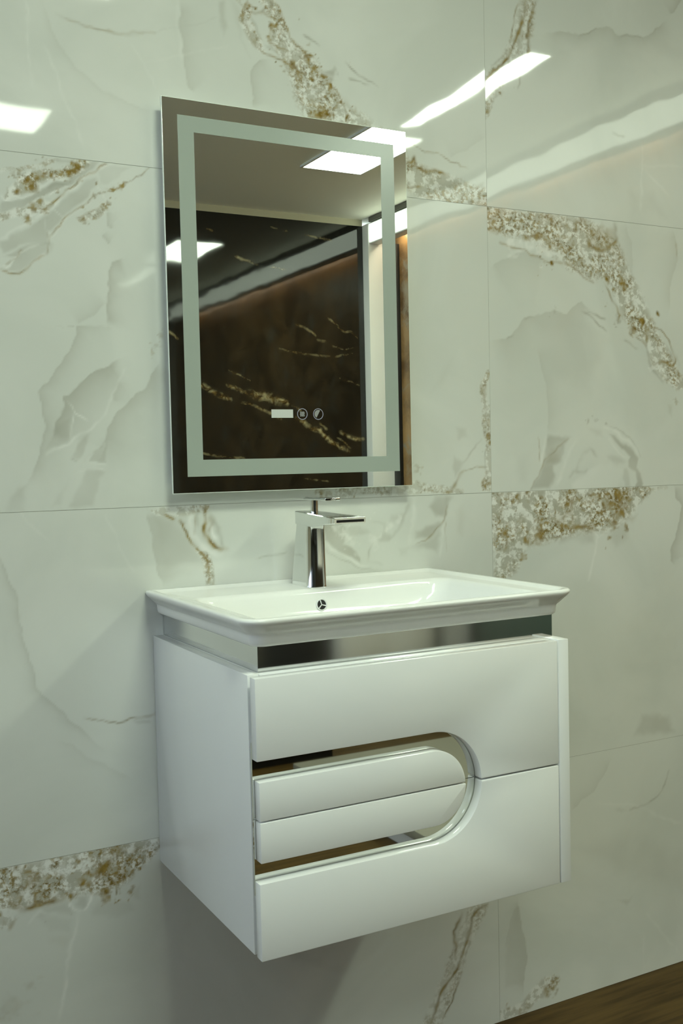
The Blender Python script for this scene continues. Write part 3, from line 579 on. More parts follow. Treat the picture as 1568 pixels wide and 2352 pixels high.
# ------------------------------------------------------------------ vein painter
RNG = np.random.RandomState(7)
_lat = RNG.rand(256, 256).astype(np.float32)
def vnoise(x, z, freq, seed=0):
    u = x*freq + seed*17.3 + 60.0; v = z*freq + seed*31.7 + 60.0
    iu = np.floor(u).astype(np.int64); iv = np.floor(v).astype(np.int64); fu = u-iu; fv = v-iv
    fu = fu*fu*fu*(fu*(fu*6-15)+10); fv = fv*fv*fv*(fv*(fv*6-15)+10)
    g = lambda a, b: _lat[(iu+a) % 256, (iv+b) % 256]
    return ((g(0,0)*(1-fu)+g(1,0)*fu)*(1-fv) + (g(0,1)*(1-fu)+g(1,1)*fu)*fv)*2-1
def sstep(a, b, x):
    t = np.clip((x-a)/(b-a), 0, 1); return t*t*(3-2*t)
def paint(X, Z, items, warp=1.0):
    """X, Z: flat arrays of surface positions (m).  Returns RGBA masks: speckle, grey, brown, white."""
    out = np.zeros((len(X), 4), np.float32)
    wx = X + warp*(0.0035*vnoise(X, Z, 32, 1) + 0.0018*vnoise(X, Z, 95, 2))
    wz = Z + warp*(0.0035*vnoise(X, Z, 32, 3) + 0.0018*vnoise(X, Z, 95, 4))
    mod = 0.75 + 0.45*vnoise(X, Z, 60, 5)
    for kind, t, c, wd, s, pts in items:
        if c == 'k': chans = (2, 1)
        elif kind == 'E': chans = (1,)
        else: chans = ({'s': 0, 'g': 1, 'b': 2, 'w': 3}[c],)
        P = np.array([[q[0], q[1]] for q in pts], np.float64)/1000
        wd_ = wd/1000
        rad = max(q[2] for q in pts)/1000*1.3 if kind in 'BS' else (wd_*3.5 if kind == 'E' else wd_*1.6+0.004)
        rad += 0.008
        sel = np.nonzero((X > P[:,0].min()-rad) & (X < P[:,0].max()+rad) & (Z > P[:,1].min()-rad) & (Z < P[:,1].max()+rad))[0]
        if len(sel) == 0: continue
        x = wx[sel]; z = wz[sel]; val = np.zeros(len(sel), np.float32)
        if kind == 'B':
            for q in pts:
                r = q[2]/1000
                if r < 0.0006: continue
                d = np.hypot(x-q[0]/1000, z-q[1]/1000)
                rag = 1 if c == 'k' else 1+0.55*vnoise(x, z, 0.55/r, 8)+0.45*vnoise(x, z, 1.3/r, 9)
                val = np.maximum(val, sstep(1.45, 0.35, d/r*rag)*np.clip(0.85+0.5*vnoise(x, z, 140, 7), 0.3, 1))
            val *= s
        elif kind == 'P':
            inside = np.zeros(len(sel), bool); dmin = np.full(len(sel), 9.0)
            n = len(P)
            for i in range(n):
                a, b = P[i], P[(i+1) % n]
                cond = ((a[1] > z) != (b[1] > z))
                with np.errstate(divide='ignore', invalid='ignore'):
                    xi = (b[0]-a[0])*(z-a[1])/(b[1]-a[1]+1e-12)+a[0]
                inside ^= cond & (x < xi)
                ab = b-a; tt = np.clip(((x-a[0])*ab[0]+(z-a[1])*ab[1])/(ab@ab+1e-12), 0, 1)
                dmin = np.minimum(dmin, np.hypot(x-a[0]-tt*ab[0], z-a[1]-tt*ab[1]))
            sd = np.where(inside, dmin, -dmin)
            val = s*sstep(-wd_*0.5, wd_*0.9, sd)*(0.8+0.35*vnoise(x, z, 25, 6))
        else:
            best = np.full(len(sel), 9.0); side = np.zeros(len(sel)); rr = np.full(len(sel), 1e-3); over = np.zeros(len(sel)); par = np.zeros(len(sel))
            n = len(P)-1
            for i in range(n):
                a, b = P[i], P[i+1]; ab = b-a; l2 = ab@ab+1e-12
                t0 = ((x-a[0])*ab[0]+(z-a[1])*ab[1])/l2; tt = np.clip(t0, 0, 1)
                dx = x-a[0]-tt*ab[0]; dz = z-a[1]-tt*ab[1]; d = np.hypot(dx, dz)
                if kind == 'S':
                    r = (pts[i][2]*(1-tt)+pts[i+1][2]*tt)/1000
                    score = d/r
                else: score = d; r = 0
                up = score < best
                best = np.where(up, score, best)
                side = np.where(up, ab[0]*(z-a[1])-ab[1]*(x-a[0]), side)
                ov = np.zeros(len(sel))
                if i == 0: ov = np.where(t0 < 0, -t0*math.sqrt(l2), ov)
                if i == n-1: ov = np.where(t0 > 1, (t0-1)*math.sqrt(l2), ov)
                over = np.where(up, ov, over); par = np.where(up, (i+tt)/n, par)
            if kind == 'S': val = s*sstep(1.25, 0.7, best)
            elif kind == 'L':
                tap = 0.45+0.55*np.minimum(1, np.minimum(par, 1-par)*8)
                val = s*np.exp(-(best/(wd_*0.55))**2)*tap*np.clip(mod[sel], 0.35, 1.15)
            else:
                sg = -side*c      # image-sense side -> wall-sense side
                sdist = np.where(sg > 0, best, -best)
                tap = np.minimum(1, np.minimum(par, 1-par)*9+0.15)
                val = s*np.where(sg > 0, np.exp(-best/(wd_*0.8)), np.exp(-(best/0.0016)**2))*np.exp(-(over/(wd_*0.3+0.002))**2)*tap
        for ch in chans:
            cur = out[sel, ch]
            out[sel, ch] = (1-(1-cur)*(1-np.clip(val, 0, 1))) if ch == 1 else np.maximum(cur, np.clip(val, 0, 1))
    wh = out[:, 3:4]
    out[:, 1:2] *= (1-0.85*wh); out[:, 0:1] *= (1-0.55*wh); out[:, 2:3] *= (1-0.7*wh)
    return out

def tiled_wall(name, tiles, axis_y, mat, front=-1, gap=0.0008):
    """tiles: (x0,x1,z0,z1,step,items,cushion).  Each tile is a slightly uneven glazed sheet; one wall mesh."""
    V = []; F = []; A = []; off = 0
    for (x0, x1, z0, z1, st, items, cush) in tiles:
        g = gap/2; xa, xb, za, zb = x0+g, x1-g, z0+g, z1-g
        nx = max(2, int(round((xb-xa)/st))+1); nz = max(2, int(round((zb-za)/st))+1)
        xs = np.linspace(xa, xb, nx); zs = np.linspace(za, zb, nz)
        X, Z = np.meshgrid(xs, zs); X = X.ravel(); Z = Z.ravel()
        tid = int(abs(x0*10+z0*77)) % 50
        y = 8.5e-5*vnoise(X, Z, 11, 10+tid) + 4.0e-5*vnoise(X, Z, 24, 11+tid) + 1.6e-4*vnoise(X, Z, 2.2, 12+tid)
        dx = np.minimum(X-xa, xb-X); dz = np.minimum(Z-za, zb-Z)
        y += cush*np.exp(-dx/0.024) + 0.35*cush*np.exp(-dz/0.02)
        Y = axis_y - front*y if front > 0 else axis_y + y
        # turned-back rim so that the tile has thickness at the joint
        idx = np.arange(nx*nz).reshape(nz, nx)
        V.append(np.stack([X, Y, Z], 1)); A.append(paint(X, Z, items) if items else np.zeros((len(X), 4), np.float32))
        q = np.stack([idx[:-1, :-1], idx[:-1, 1:], idx[1:, 1:], idx[1:, :-1]], -1).reshape(-1, 4)
        if front > 0: q = q[:, ::-1]
        F.append(q+off); off += nx*nz
        ring = np.concatenate([idx[0, :], idx[1:, -1], idx[-1, -2::-1], idx[-2:0:-1, 0]])
        # (separate vertices, so that the rim does not tilt the glaze's edge normals)
        rv = np.stack([X[ring], np.full(len(ring), axis_y - front*0.002), Z[ring]], 1); n_ = len(ring)
        V.append(np.concatenate([np.stack([X[ring], Y[ring], Z[ring]], 1), rv])); A.append(np.concatenate([A[-1][ring]]*2))
        k = np.arange(n_); k2 = (k+1) % n_
        q = np.stack([k2+off, k+off, k+n_+off, k2+n_+off], -1)
        if front > 0: q = q[:, ::-1]
        F.append(q); off += 2*n_
    nt = sum(len(f) for f in F)
    # grout bed and wall body
    x0 = min(t[0] for t in tiles); x1 = max(t[1] for t in tiles); z0 = min(t[2] for t in tiles); z1 = max(t[3] for t in tiles)
    ya, yb = axis_y - front*0.0007, axis_y - front*0.12
    bx = np.array([(x0,ya,z0),(x1,ya,z0),(x1,yb,z0),(x0,yb,z0),(x0,ya,z1),(x1,ya,z1),(x1,yb,z1),(x0,yb,z1)])
    bq = np.array([(3,2,1,0),(4,5,6,7),(0,1,5,4),(1,2,6,5),(2,3,7,6),(3,0,4,7)])
    if front > 0: bq = bq[:, ::-1]
    V.append(bx); A.append(np.zeros((8, 4), np.float32)); F.append(bq+off)
    V = np.concatenate(V).astype(np.float32); F = np.concatenate(F).astype(np.int32); A = np.concatenate(A).astype(np.float32)
    me = bpy.data.meshes.new(name); me.vertices.add(len(V)); me.vertices.foreach_set('co', V.ravel())
    me.loops.add(F.size); me.loops.foreach_set('vertex_index', F.ravel())
    me.polygons.add(len(F)); me.polygons.foreach_set('loop_start', np.arange(0, F.size, 4, dtype=np.int32))
    sm = np.zeros(len(F), bool); sm[:nt] = True
    # rim quads stay flat-shaded so that they do not tilt the tile's edge normals
    me.polygons.foreach_set('use_smooth', sm)
    me.update(calc_edges=True)
    at = me.attributes.new('veins', 'FLOAT_COLOR', 'POINT'); at.data.foreach_set('color', A.ravel())
    me.materials.append(mat); me.materials.append(M_GROUT)
    mi = np.zeros(len(F), np.int32); mi[nt:] = 1; me.polygons.foreach_set('material_index', mi)
    me.validate()
    o = bpy.data.objects.new(name, me); COL.objects.link(o)
    return struct(o)

# ------------------------------------------------------------------ the setting
XJ, Z1, Z2, Z3, Z4 = 1.2573, 0.5513, 1.1513, 1.7513, 2.3513
items = {k: [v for v in VEINS if v[1] == k] for k in ('TL','TR','UL','UR','VL','VR','WL','WR')}
fs = 0.003
tiles = []
rows = [(0.0, Z1, 'W'), (Z1, Z2, 'V'), (Z2, Z3, 'U'), (Z3, Z4, 'T'), (Z4, 2.72, None)]
for za, zb, k in rows:
    for xa, xb, side in ((-3.0, -2.343, None), (-2.343, -1.143, None), (-1.143, 0.0573, None), (0.0573, XJ, 'L'), (XJ, XJ+1.2, 'R'), (XJ+1.2, 3.38, None)):
        it = items.get((k or 'x')+(side or 'x'))
        tiles.append((xa, xb, za, zb, fs if it else 0.012, it, 2.6e-4))
tiled_wall('wall_back', tiles, 0.0, M_MARBLE)

tiles = []
for xa, xb in ((-3.0, -1.6), (-1.6, -0.4), (-0.4, 0.8), (0.8, 1.9), (1.9, 3.2)):
    tiles.append((xa, xb, 0.0, 2.68, 0.006 if xa > 1.5 else 0.03, BLACK_VEINS if xa > 1.5 else None, 0.0))
tiled_wall('wall_front', tiles, -4.0, M_BLACK, front=1)
struct(box('trim_1', -3.0, 3.2, -4.12, -4.002, 2.68, CEIL, M_PAINT))
struct(box('floor', -3.0, 3.6, -4.12, 0.12, -0.1, 0.0, M_WOOD))
struct(box('ceiling', -3.0, 3.6, -4.12, 0.12, CEIL, CEIL+0.1, M_CEIL))
# unseen left side, opening shaped to let in cool daylight: piers and a lintel
struct(box('wall_left', -3.1, -3.0, -4.12, -3.75, 0.0, CEIL, M_PAINT))
struct(box('trim_6', -3.1, -3.0, -0.25, 0.12, 0.0, CEIL, M_PAINT))
struct(box('trim_7', -3.1, -3.0, -3.75, -0.25, 2.55, CEIL, M_PAINT))
struct(box('trim_8', -3.1, -3.0, -3.75, -0.25, 0.0, 1.3, M_PAINT))  # sill raised to keep that daylight off the lower wall
struct(box('wall_right', 3.38, 3.5, -3.93, 0.12, 0.0, CEIL, M_STONE))
struct(box('trim_2', 3.284, 3.378, -3.92, -0.35, 2.625, 2.685, M_WHITE, bw=0.003))     # niche lid behind the beam
struct(box('trim_3', 3.2, 3.5, -4.12, -3.93, 0.0, 2.685, M_WHITE, bw=0.003))        # white return at the niche's far end
struct(box('trim_4', 3.355, 3.38, -3.93, -3.86, 0.0, 2.56, M_DARK, bw=0.002))        # black edge strip
struct(box('trim_5', 3.2, 3.378, -3.92, -0.35, 2.69, CEIL-0.002, M_SHADOWGAP))  # dark strip standing in for the shade above the beam

# ------------------------------------------------------------------ ceiling lights
ME = {}
for i, (x0, x1, y0, y1, s, cool, lab) in enumerate(PANELS):
    cx, cy = (x0+x1)/2, (y0+y1)/2
    r = empty('ceiling_light', (cx, cy, CEIL-0.012), lab, 'ceiling light', 'flat panel lights in the ceiling')
    bm = bmesh.new(); t = 0.012
    for a in ((x0-t, x1+t, y0-t, y0), (x0-t, x1+t, y1, y1+t), (x0-t, x0, y0, y1), (x1, x1+t, y0, y1)): add_box(bm, *a, CEIL-0.012, CEIL-0.001)
    f = bm_obj('frame', bm, M_WHITE)
    if (s, cool) not in ME: ME[(s, cool)] = emit('light panel glow', COOL_COL if cool else LAMP_COL, s)
    d = box('diffuser', x0, x1, y0, y1, CEIL-0.009, CEIL-0.002, ME[(s, cool)])
    adopt(r, [f, d])
# lit white beam over the stone niche, with an added hidden warm strip to brighten the stone
lb = empty('light_box_beam', (3.24, -2.1, 2.56), 'long white lit beam high over the brown stone niche, reflected in mirror and tiles', 'light box')
adopt(lb, [box('housing', 3.206, 3.28, -3.925, -0.35, 2.56, 2.685, M_WHITE, bw=0.002),
           box('diffuser', 3.200, 3.2058, -3.92, -0.355, 2.568, 2.677, emit('beam glow', LAMP_COL, 2.4), bw=0.001)])
ls = empty('fill_strip', (3.335, -2.1, 2.60), 'added warm fill strip behind the white beam above the brown stone', 'fill strip')
adopt(ls, [box('channel', 3.32, 3.35, -3.85, -0.5, 2.612, 2.62, M_WHITE), box('diffuser', 3.322, 3.348, -3.84, -0.51, 2.606, 2.6118, emit('warm fill glow', (1.0, 0.86, 0.60, 1), 18))])

# ------------------------------------------------------------------ vanity cabinet
KX0, KX1, KX2 = 0.5049, 1.0523, 1.0752
KZ0, KZ1, KD, F = 0.5084, 0.9199, -0.4285, -0.4552
SPL = 0.7105
cab = empty('vanity_cabinet', ((KX0+KX2)/2, -0.2, KZ0), 'white gloss wall-hung vanity cabinet with two drawers and a pill-shaped handle recess', 'bathroom cabinet')
kids = []
kids.append(box('side_panel', KX0, KX0+0.018, KD, -0.001, KZ0, KZ1, M_LACQ, bw=0.0012))
kids.append(box('side_panel', KX1+0.0012, KX2, F, -0.001, KZ0, KZ1, M_LACQ, bw=0.0012))
kids.append(box('bottom_panel', KX0+0.0185, KX1+0.001, KD, -0.001, KZ0+0.001, KZ0+0.018, M_LACQ, bw=0.0008))
kids.append(box('top_panel', KX0+0.0185, KX1+0.001, KD-0.004, -0.001, KZ1-0.018, KZ1-0.0005, M_LACQ, bw=0.0008))
# polished recessed band under the basin: four thin walls
bm = bmesh.new()
px0, px1, py0, py1, pz0, pz1 = 0.5255, 1.0690, -0.4205, -0.002, KZ1-0.0004, 0.9585
add_box(bm, px0, px1, py0, py0+0.008, pz0, pz1); add_box(bm, px0, px0+0.010, py0+0.008, py1, pz0, pz1)
add_box(bm, px1-0.010, px1, py0+0.008, py1, pz0, pz1)
b = bm_obj('recessed_band', bm, M_CHROME); b['label'] = 'mirror-polished chrome band under the basin'; kids.append(b)
def arc(cx, cz, r, a0, a1, n=40): return [(cx+r*math.cos(a0+(a1-a0)*i/n), cz+r*math.sin(a0+(a1-a0)*i/n)) for i in range(n+1)]
RX, RR = 0.8050, 0.0887
upper = [(KX0, SPL+RR)] + arc(RX, SPL, RR, PI/2, math.asin(0.0013/RR)) + [(KX1-0.0008, SPL+0.0013), (KX1-0.0008, KZ1-0.0008), (KX0, KZ1-0.0008)]
lower = [(KX0, SPL-RR)] + arc(RX, SPL, RR, -PI/2, -math.asin(0.0013/RR)) + [(KX1-0.0008, SPL-0.0013), (KX1-0.0008, KZ0), (KX0, KZ0)]
GR = 0.0600; GX = 0.8050
gu = [(KX0+0.0035, SPL+0.0010), (KX0+0.0035, SPL+GR-0.002)] + arc(GX, SPL, GR-0.001, PI/2, math.asin(0.001/GR))
gl = [(KX0+0.0035, SPL-0.0012), (KX0+0.0035, SPL-GR)] + arc(GX, SPL, GR, -PI/2, -math.asin(0.0012/GR))
for nm, fr, gp, zz, lab in (('drawer', upper, gu, (SPL+0.0004, SPL+0.112), 'upper drawer front, notched for the top half of the recess'),
                            ('drawer', lower, gl, (SPL-0.112, SPL-0.0004), 'lower drawer front, notched for the bottom half of the recess')):
    d = prism_xz(nm, fr, F, F+0.0185, M_LACQ, bw=0.0016); d['label'] = lab
    st = box('mirror_strip', KX0+0.001, 0.915, F+0.0195, F+0.0235, zz[0], zz[1], M_STRIP); st.parent = d
    g_ = prism_xz('grip_panel', gp, F+0.0015, F+0.0185, M_LACQ, bw=0.0014); g_.parent = d
    kids.append(d)
    bm = bmesh.new()
    za, zb = (SPL+0.02, KZ1-0.03) if zz[0] > SPL else (KZ0+0.025, SPL-0.02)
    add_box(bm, KX0+0.03, KX1-0.015, F+0.03, -0.05, za, zb)
    tr = bm_obj('drawer_box', bm, M_LACQ); tr.parent = d
adopt(cab, kids)

# ------------------------------------------------------------------ ceramic basin
BX0, BX1, BY, BZ = 0.4924, 1.0985, -0.456, 1.0027
def rr(x0, x1, yb, yf, rb, rf, z, n=10, m=14):
    """rounded rectangle, back corners radius rb, front corners rf; yb = back (larger y)"""
    P = []
    def side(a, b):
        for i in range(1, m): P.append((a[0]+(b[0]-a[0])*i/m, a[1]+(b[1]-a[1])*i/m, z))
    def cor(cx, cy, r, a0):
        for i in range(n+1):
            a = a0+PI/2*i/n; P.append((cx+r*math.cos(a), cy+r*math.sin(a), z))
    cor(x1-rb, yb-rb, rb, 0); side((x1-rb, yb), (x0+rb, yb))
    cor(x0+rb, yb-rb, rb, PI/2); side((x0, yb-rb), (x0, yf+rf))
    cor(x0+rf, yf+rf, rf, PI); side((x0+rf, yf), (x1-rf, yf))
    cor(x1-rf, yf+rf, rf, 1.5*PI); side((x1, yf+rf), (x1, yb-rb))
    return P
basin = empty('wash_basin', ((BX0+BX1)/2, -0.228, 0.958), 'white ceramic basin with a flared rim set on the white cabinet', 'wash basin')
def o_loop(o, z, back=0.0015): return rr(BX0+o, BX1-o, -back, BY+o, 0.004, max(0.006, 0.034-o*0.6), z)
def i_loop(l, r, bk, fr, rb, rf, z): return rr(BX0+l, BX1-r, -bk, BY+fr, rb, rf, z)
loops = []
# hidden bowl shell underneath, then the outside of the rim from bottom to top
loops += [i_loop(0.16, 0.16, 0.20, 0.12, 0.04, 0.04, 0.9225), i_loop(0.058, 0.058, 0.122, 0.064, 0.03, 0.03, 0.932), i_loop(0.053, 0.053, 0.110, 0.0475, 0.03, 0.03, 0.9572)]
for o, z in ((0.030,0.9580),(0.0255,0.9588),(0.0225,0.9610),(0.0212,0.9650),(0.0205,0.9710),(0.0202,0.9745),(0.0190,0.9770),(0.0170,0.9785),(0.0152,0.9800),(0.0120,0.9835),(0.0080,0.9875),(0.0045,0.9908),(0.0018,0.9940),(0.0003,0.9975),(0.0004,1.0000),(0.0020,1.0018)):
    loops.append(o_loop(o, z))
for (l, r, bk, fr, rb, rf, z) in ((0.0045,0.0045,0.0045,0.0045,0.010,0.030,1.0027),(0.0110,0.0110,0.0100,0.0085,0.012,0.027,1.0026),(0.0150,0.0150,0.0140,0.0115,0.012,0.025,1.0014),(0.0185,0.0185,0.0175,0.014,0.012,0.024,0.9990),(0.0240,0.0240,0.0230,0.0165,0.012,0.022,0.9972),
                                  (0.0400,0.0430,0.1150,0.0185,0.020,0.022,0.9962),(0.0440,0.0480,0.1215,0.0205,0.024,0.024,0.9950),(0.0475,0.0520,0.1245,0.0250,0.028,0.026,0.9915),(0.0505,0.0560,0.1262,0.0310,0.032,0.028,0.9860),
                                  (0.0570,0.0650,0.1290,0.0450,0.036,0.032,0.9700),(0.0650,0.0760,0.1325,0.0580,0.042,0.038,0.9500),(0.0780,0.0940,0.1420,0.0780,0.050,0.048,0.9390),(0.1500,0.1700,0.1900,0.1200,0.050,0.050,0.9340),(0.2600,0.2600,0.2300,0.1900,0.020,0.020,0.9320)):
    loops.append(i_loop(l, r, bk, fr, rb, rf, z))
bm = bmesh.new(); loft(bm, loops)
bo = bm_obj('basin_body', bm, M_CERAMIC); smooth_angle(bo, 60)
# overflow ring with three spokes on the back slope of the bowl
bm = bmesh.new()
oc = Vector((0.7800, -0.1298, 0.9665)); nrm = Vector((0, -0.985, 0.172)).normalized(); u = Vector((1,0,0)); v = nrm.cross(u).normalized()
R0, R1 = 0.0088, 0.0112; n = 36
lp = []
for (r_, h) in ((R1, 0.0), (R1, 0.0012), (R1-0.0006, 0.0020), (R0+0.0004, 0.0020), (R0, 0.0012), (R0, -0.004)):
    lp.append([oc+(u*math.cos(2*PI*i/n)+v*math.sin(2*PI*i/n))*r_+nrm*h for i in range(n)])
loft(bm, lp, False, False)
for k in range(3):
    a = PI/2+2*PI*k/3+0.25; d_ = u*math.cos(a)+v*math.sin(a); s_ = nrm.cross(d_)
    q = [oc+nrm*0.0012+s_*w_ + d_*l_ for l_, w_ in ((0, 0.0007), (R0+0.0003, 0.0011), (R0+0.0003, -0.0011), (0, -0.0007))]
    q2 = [p-nrm*0.002 for p in q]
    A_ = [bm.verts.new(p) for p in q]; B_ = [bm.verts.new(p) for p in q2]; bm.faces.new(A_); bm.faces.new(B_[::-1])
    for i in range(4): bm.faces.new((A_[i], B_[i], B_[(i+1) % 4], A_[(i+1) % 4]))
ov = bm_obj('overflow_cover', bm, pbr('white plastic', (0.78, 0.79, 0.78), 0.25)); ov['label'] = 'round overflow cover with three spokes'
smooth_angle(ov, 40)
bm = bmesh.new(); cyl_bm(bm, oc+nrm*0.0004, oc-nrm*0.004, R0*0.99); oh = bm_obj('overflow_hole', bm, M_DARK); oh.parent = ov
bm = bmesh.new()
cyl_bm(bm, (0.795, -0.27, 0.9305), (0.795, -0.27, 0.9335), 0.032); cyl_bm(bm, (0.795, -0.27, 0.9335), (0.795, -0.27, 0.9375), 0.026, r1=0.022)
dr = bm_obj('drain_plug', bm, M_CHROME); smooth_angle(dr, 40)
adopt(basin, [bo, ov, dr])

# ------------------------------------------------------------------ mixer tap
DZ = 0.9966
tap = empty('mixer_tap', (0.787, -0.08, DZ), 'chrome mixer tap with a flat flared spout standing at the back of the basin', 'tap')
def sec(x0, x1, yb, yf, rb, rf, z, zs=None):
    P = []
    rg_ = 0.0045
    for cx, cy, r, a0 in ((x1-rb, yb-rb, rb, 0), (x0+rb, yb-rb, rb, PI/2), (x0+rf, yf+rf, rf, PI), (x1-rg_, yf+rg_, rg_, 1.5*PI)):
        for i in range(7):
            a = a0+PI/2*i/6; y = cy+r*math.sin(a)
            zz = z if zs is None else z + zs*(y-yb)
            P.append((cx+r*math.cos(a), y, zz))
    return P
bm = bmesh.new()
sl = 0.05
loft(bm, [sec(0.765, 0.8025, -0.034, -0.112, 0.006, 0.013, DZ), sec(0.7655, 0.802, -0.0345, -0.1115, 0.006, 0.013, DZ+0.003), sec(0.7665, 0.8015, -0.045, -0.1105, 0.005, 0.013, DZ+0.06), sec(0.7672, 0.8012, -0.055, -0.1105, 0.005, 0.013, DZ+0.105), sec(0.7675, 0.801, -0.058, -0.113, 0.004, 0.012, DZ+0.118)])
tb = bm_obj('tap_body', bm, M_CHROME); smooth_angle(tb, 35)
bm = bmesh.new()
# spout: wedge plate, deep over the body and thin at the lip, flaring toward the lip
def ssec(y, x0, x1, zt, zb):
    r = 0.0012
    return [(x0+r, y, zt), (x1-r, y, zt), (x1, y, zt-r), (x1, y, zb+r), (x1-r, y, zb), (x0+r, y, zb), (x0, y, zb+r), (x0, y, zt-r)]
loft(bm, [ssec(-0.056, 0.7670, 0.8065, 1.1345, 1.110), ssec(-0.085, 0.7668, 0.8080, 1.1333, 1.1085), ssec(-0.115, 0.7664, 0.8110, 1.1318, 1.1075), ssec(-0.135, 0.7660, 0.8140, 1.1307, 1.1085), ssec(-0.175, 0.7648, 0.8200, 1.1288, 1.1135), ssec(-0.2165, 0.7635, 0.8262, 1.1268, 1.1168), ssec(-0.2180, 0.7640, 0.8257, 1.1262, 1.1172)])
sp_ = bm_obj('spout', bm, M_CHROME); smooth_angle(sp_, 30)
slot = box('outlet_slot', 0.7680, 0.8220, -0.2186, -0.2100, 1.1188, 1.1232, M_DARK); slot.parent = sp_
bm = bmesh.new(); cyl_bm(bm, (0.7925, -0.085, 1.130), (0.7925, -0.085, 1.1565), 0.0074, 36); stm = bm_obj('lever_stem', bm, M_CHROME); smooth_angle(stm, 40)
lv = None
bm = bmesh.new(); add_box(bm, 0.7770, 0.8075, -0.160, -0.072, 1.1550, 1.1602); bmesh.ops.recalc_face_normals(bm, faces=bm.faces); bevel(bm, 0.0012, 3)
lv = bm_obj('lever', bm, M_CHROME); smooth_angle(lv, 30)
adopt(tap, [tb, sp_, stm, lv])

# ------------------------------------------------------------------ mirror
MX0, MX1, MZ0, MZ1 = 0.5403, 1.0416, 1.173, 1.8696
mir = empty('wall_mirror', ((MX0+MX1)/2, 0, MZ0), 'rectangular wall mirror with a frosted light band and small touch controls', 'mirror')
kids = []
kids.append(box('backing_box', MX0+0.010, MX1-0.010, -0.0248, -0.001, MZ0+0.010, MZ1-0.010, M_ALU, bw=0.001))
kids.append(box('glass_pane', MX0, MX1, -0.0299, -0.025, MZ0, MZ1, M_GLASSEDGE, bw=0.0008))
kids[-1]['label'] = 'clear glass pane with a pale polished edge'
sv = box('mirror_face', MX0+0.0012, MX1-0.0012, -0.0301, -0.0297, MZ0+0.0012, MZ1-0.0012, M_MIRROR); kids.append(sv)
bm = bmesh.new()
ox0, ox1, oz0, oz1, ix0, ix1, iz0, iz1 = 0.5690, 1.0124, 1.2030, 1.8407, 0.5991, 0.9825, 1.2330, 1.8128
ya, yb = -0.0303, -0.0300
add_box(bm, ox0, ox1, ya, yb, iz1, oz1); add_box(bm, ox0, ox1, ya, yb, oz0, iz0); add_box(bm, ox0, ix0, ya, yb, iz0, iz1); add_box(bm, ix1, ox1, ya, yb, iz0, iz1)
fb = bm_obj('frosted_band', bm, M_FROST); fb['label'] = 'frosted grey-green light band'; kids.append(fb)
dp = box('display_window', 0.7362, 0.7806, ya, yb, 1.3083, 1.3238, M_PRINT); dp['label'] = 'small white display window'; kids.append(dp)
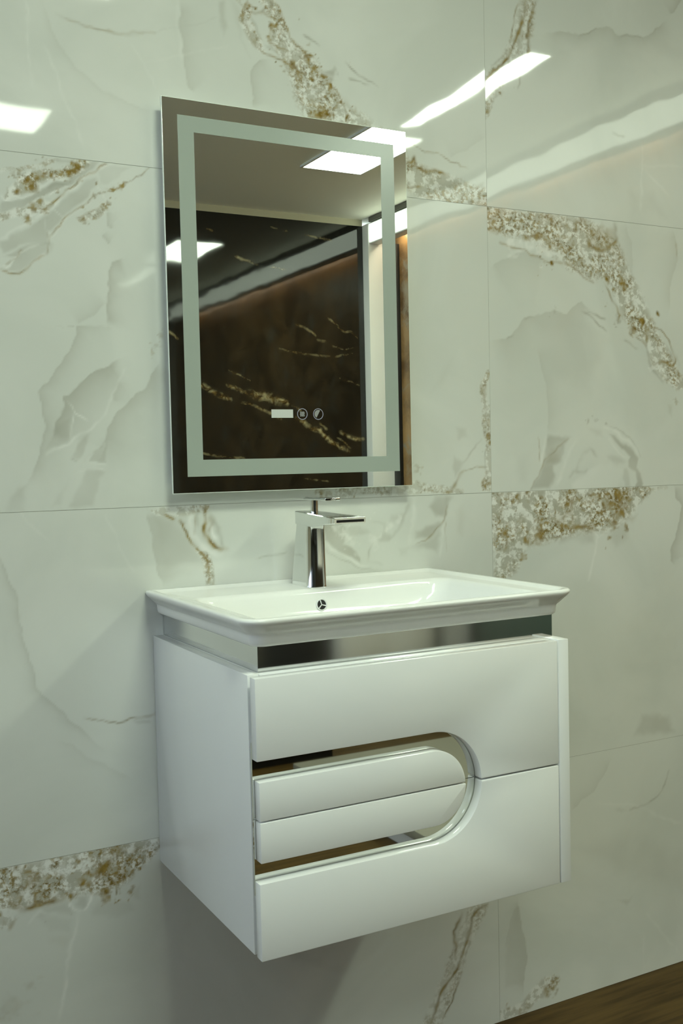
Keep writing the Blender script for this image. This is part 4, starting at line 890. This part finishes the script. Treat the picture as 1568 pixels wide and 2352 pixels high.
for cx, kind in ((0.8000, 0), (0.8335, 1)):
    bm = bmesh.new(); cz = 1.3153; n = 40
    for i in range(n):
        a, b2 = 2*PI*i/n, 2*PI*(i+1)/n
        q = [(cx+r_*math.cos(t_), yy, cz+r_*math.sin(t_)) for yy in (ya, yb) for r_, t_ in ((0.0096, a), (0.0107, a), (0.0107, b2), (0.0096, b2))]
        vs = [bm.verts.new(p) for p in q]
        for f_ in ((0,1,2,3), (7,6,5,4), (1,5,6,2), (0,3,7,4)): bm.faces.new([vs[k] for k in f_])
    rg = bm_obj('touch_button', bm, M_RING); rg['label'] = 'round touch button with bars' if kind == 0 else 'round touch button with a half-filled disc'
    bm = bmesh.new()
    if kind == 0:
        for k in range(3):
            x_ = cx-0.0042+k*0.0032
            pts = [(x_+0.0006*math.sin(t_*2.1), cz-0.0045+0.009*t_/6) for t_ in range(7)]
            for (xa, za), (xb, zb) in zip(pts, pts[1:]): add_box(bm, xa-0.0011+0.0008, xa+0.0011+0.0008, ya, yb, za, zb)
    else:
        pts = [(cx+0.0078*math.cos(a_), cz+0.0078*math.sin(a_)) for a_ in [math.radians(60)+PI*i/20 for i in range(21)]]
        A_ = [bm.verts.new((x_, ya, z_)) for x_, z_ in pts]; B_ = [bm.verts.new((x_, yb, z_)) for x_, z_ in pts]
        bm.faces.new(A_); bm.faces.new(B_[::-1])
        for i in range(len(pts)): bm.faces.new((A_[i], B_[i], B_[(i+1) % len(pts)], A_[(i+1) % len(pts)]))
    ic = bm_obj('icon', bm, pbr('icon print', (0.30, 0.31, 0.30), 0.5)); ic.parent = rg
    kids.append(rg)
adopt(mir, kids)

# ------------------------------------------------------------------ things behind the camera, seen only in the chrome
def cupboard(x0, x1, y0, y1, z1, mat, label):
    r = empty('display_cupboard', ((x0+x1)/2, (y0+y1)/2, 0), label, 'cupboard')
    k = [box('plinth', x0+0.02, x1-0.02, y0+0.02, y1-0.03, 0.0, 0.06, M_DARK), box('body', x0, x1, y0, y1-0.02, 0.06, z1-0.02, mat, bw=0.002), box('worktop', x0-0.005, x1+0.005, y0, y1, z1-0.02, z1, mat, bw=0.002)]
    xm = (x0+x1)/2
    for a, b2 in ((x0+0.003, xm-0.0015), (xm+0.0015, x1-0.003)):
        d_ = box('door', a, b2, y1-0.02, y1-0.003, 0.065, z1-0.025, mat, bw=0.002)
        h_ = box('handle', (b2-0.03 if a < xm-0.01 else a+0.02), (b2-0.02 if a < xm-0.01 else a+0.03), y1-0.003, y1+0.012, z1-0.2, z1-0.08, M_CHROME, bw=0.002); h_.parent = d_
        k.append(d_)
    adopt(r, k)
cupboard(2.45, 3.02, -3.993, -3.78, 0.95, M_BEIGE, 'beige floor cupboard against the black marble wall, reflected in the chrome band')
cupboard(1.20, 1.94, -3.30, -2.88, 0.62, M_DARK, 'black floor cupboard in front of the black marble wall')
cupboard(3.00, 3.35, -3.33, -2.30, 0.78, M_GREEN, 'dark green floor cupboard beside the brown stone wall')
pf = empty('display_platform', (2.15, -2.15, 0), 'low grey display platform on the floor in front of the black cupboard', 'platform')
adopt(pf, [box('deck', 1.60, 2.70, -2.62, -1.70, 0.06, 0.09, M_DECK, bw=0.003), box('base', 1.63, 2.67, -2.59, -1.73, 0.0, 0.06, M_WHITE)])
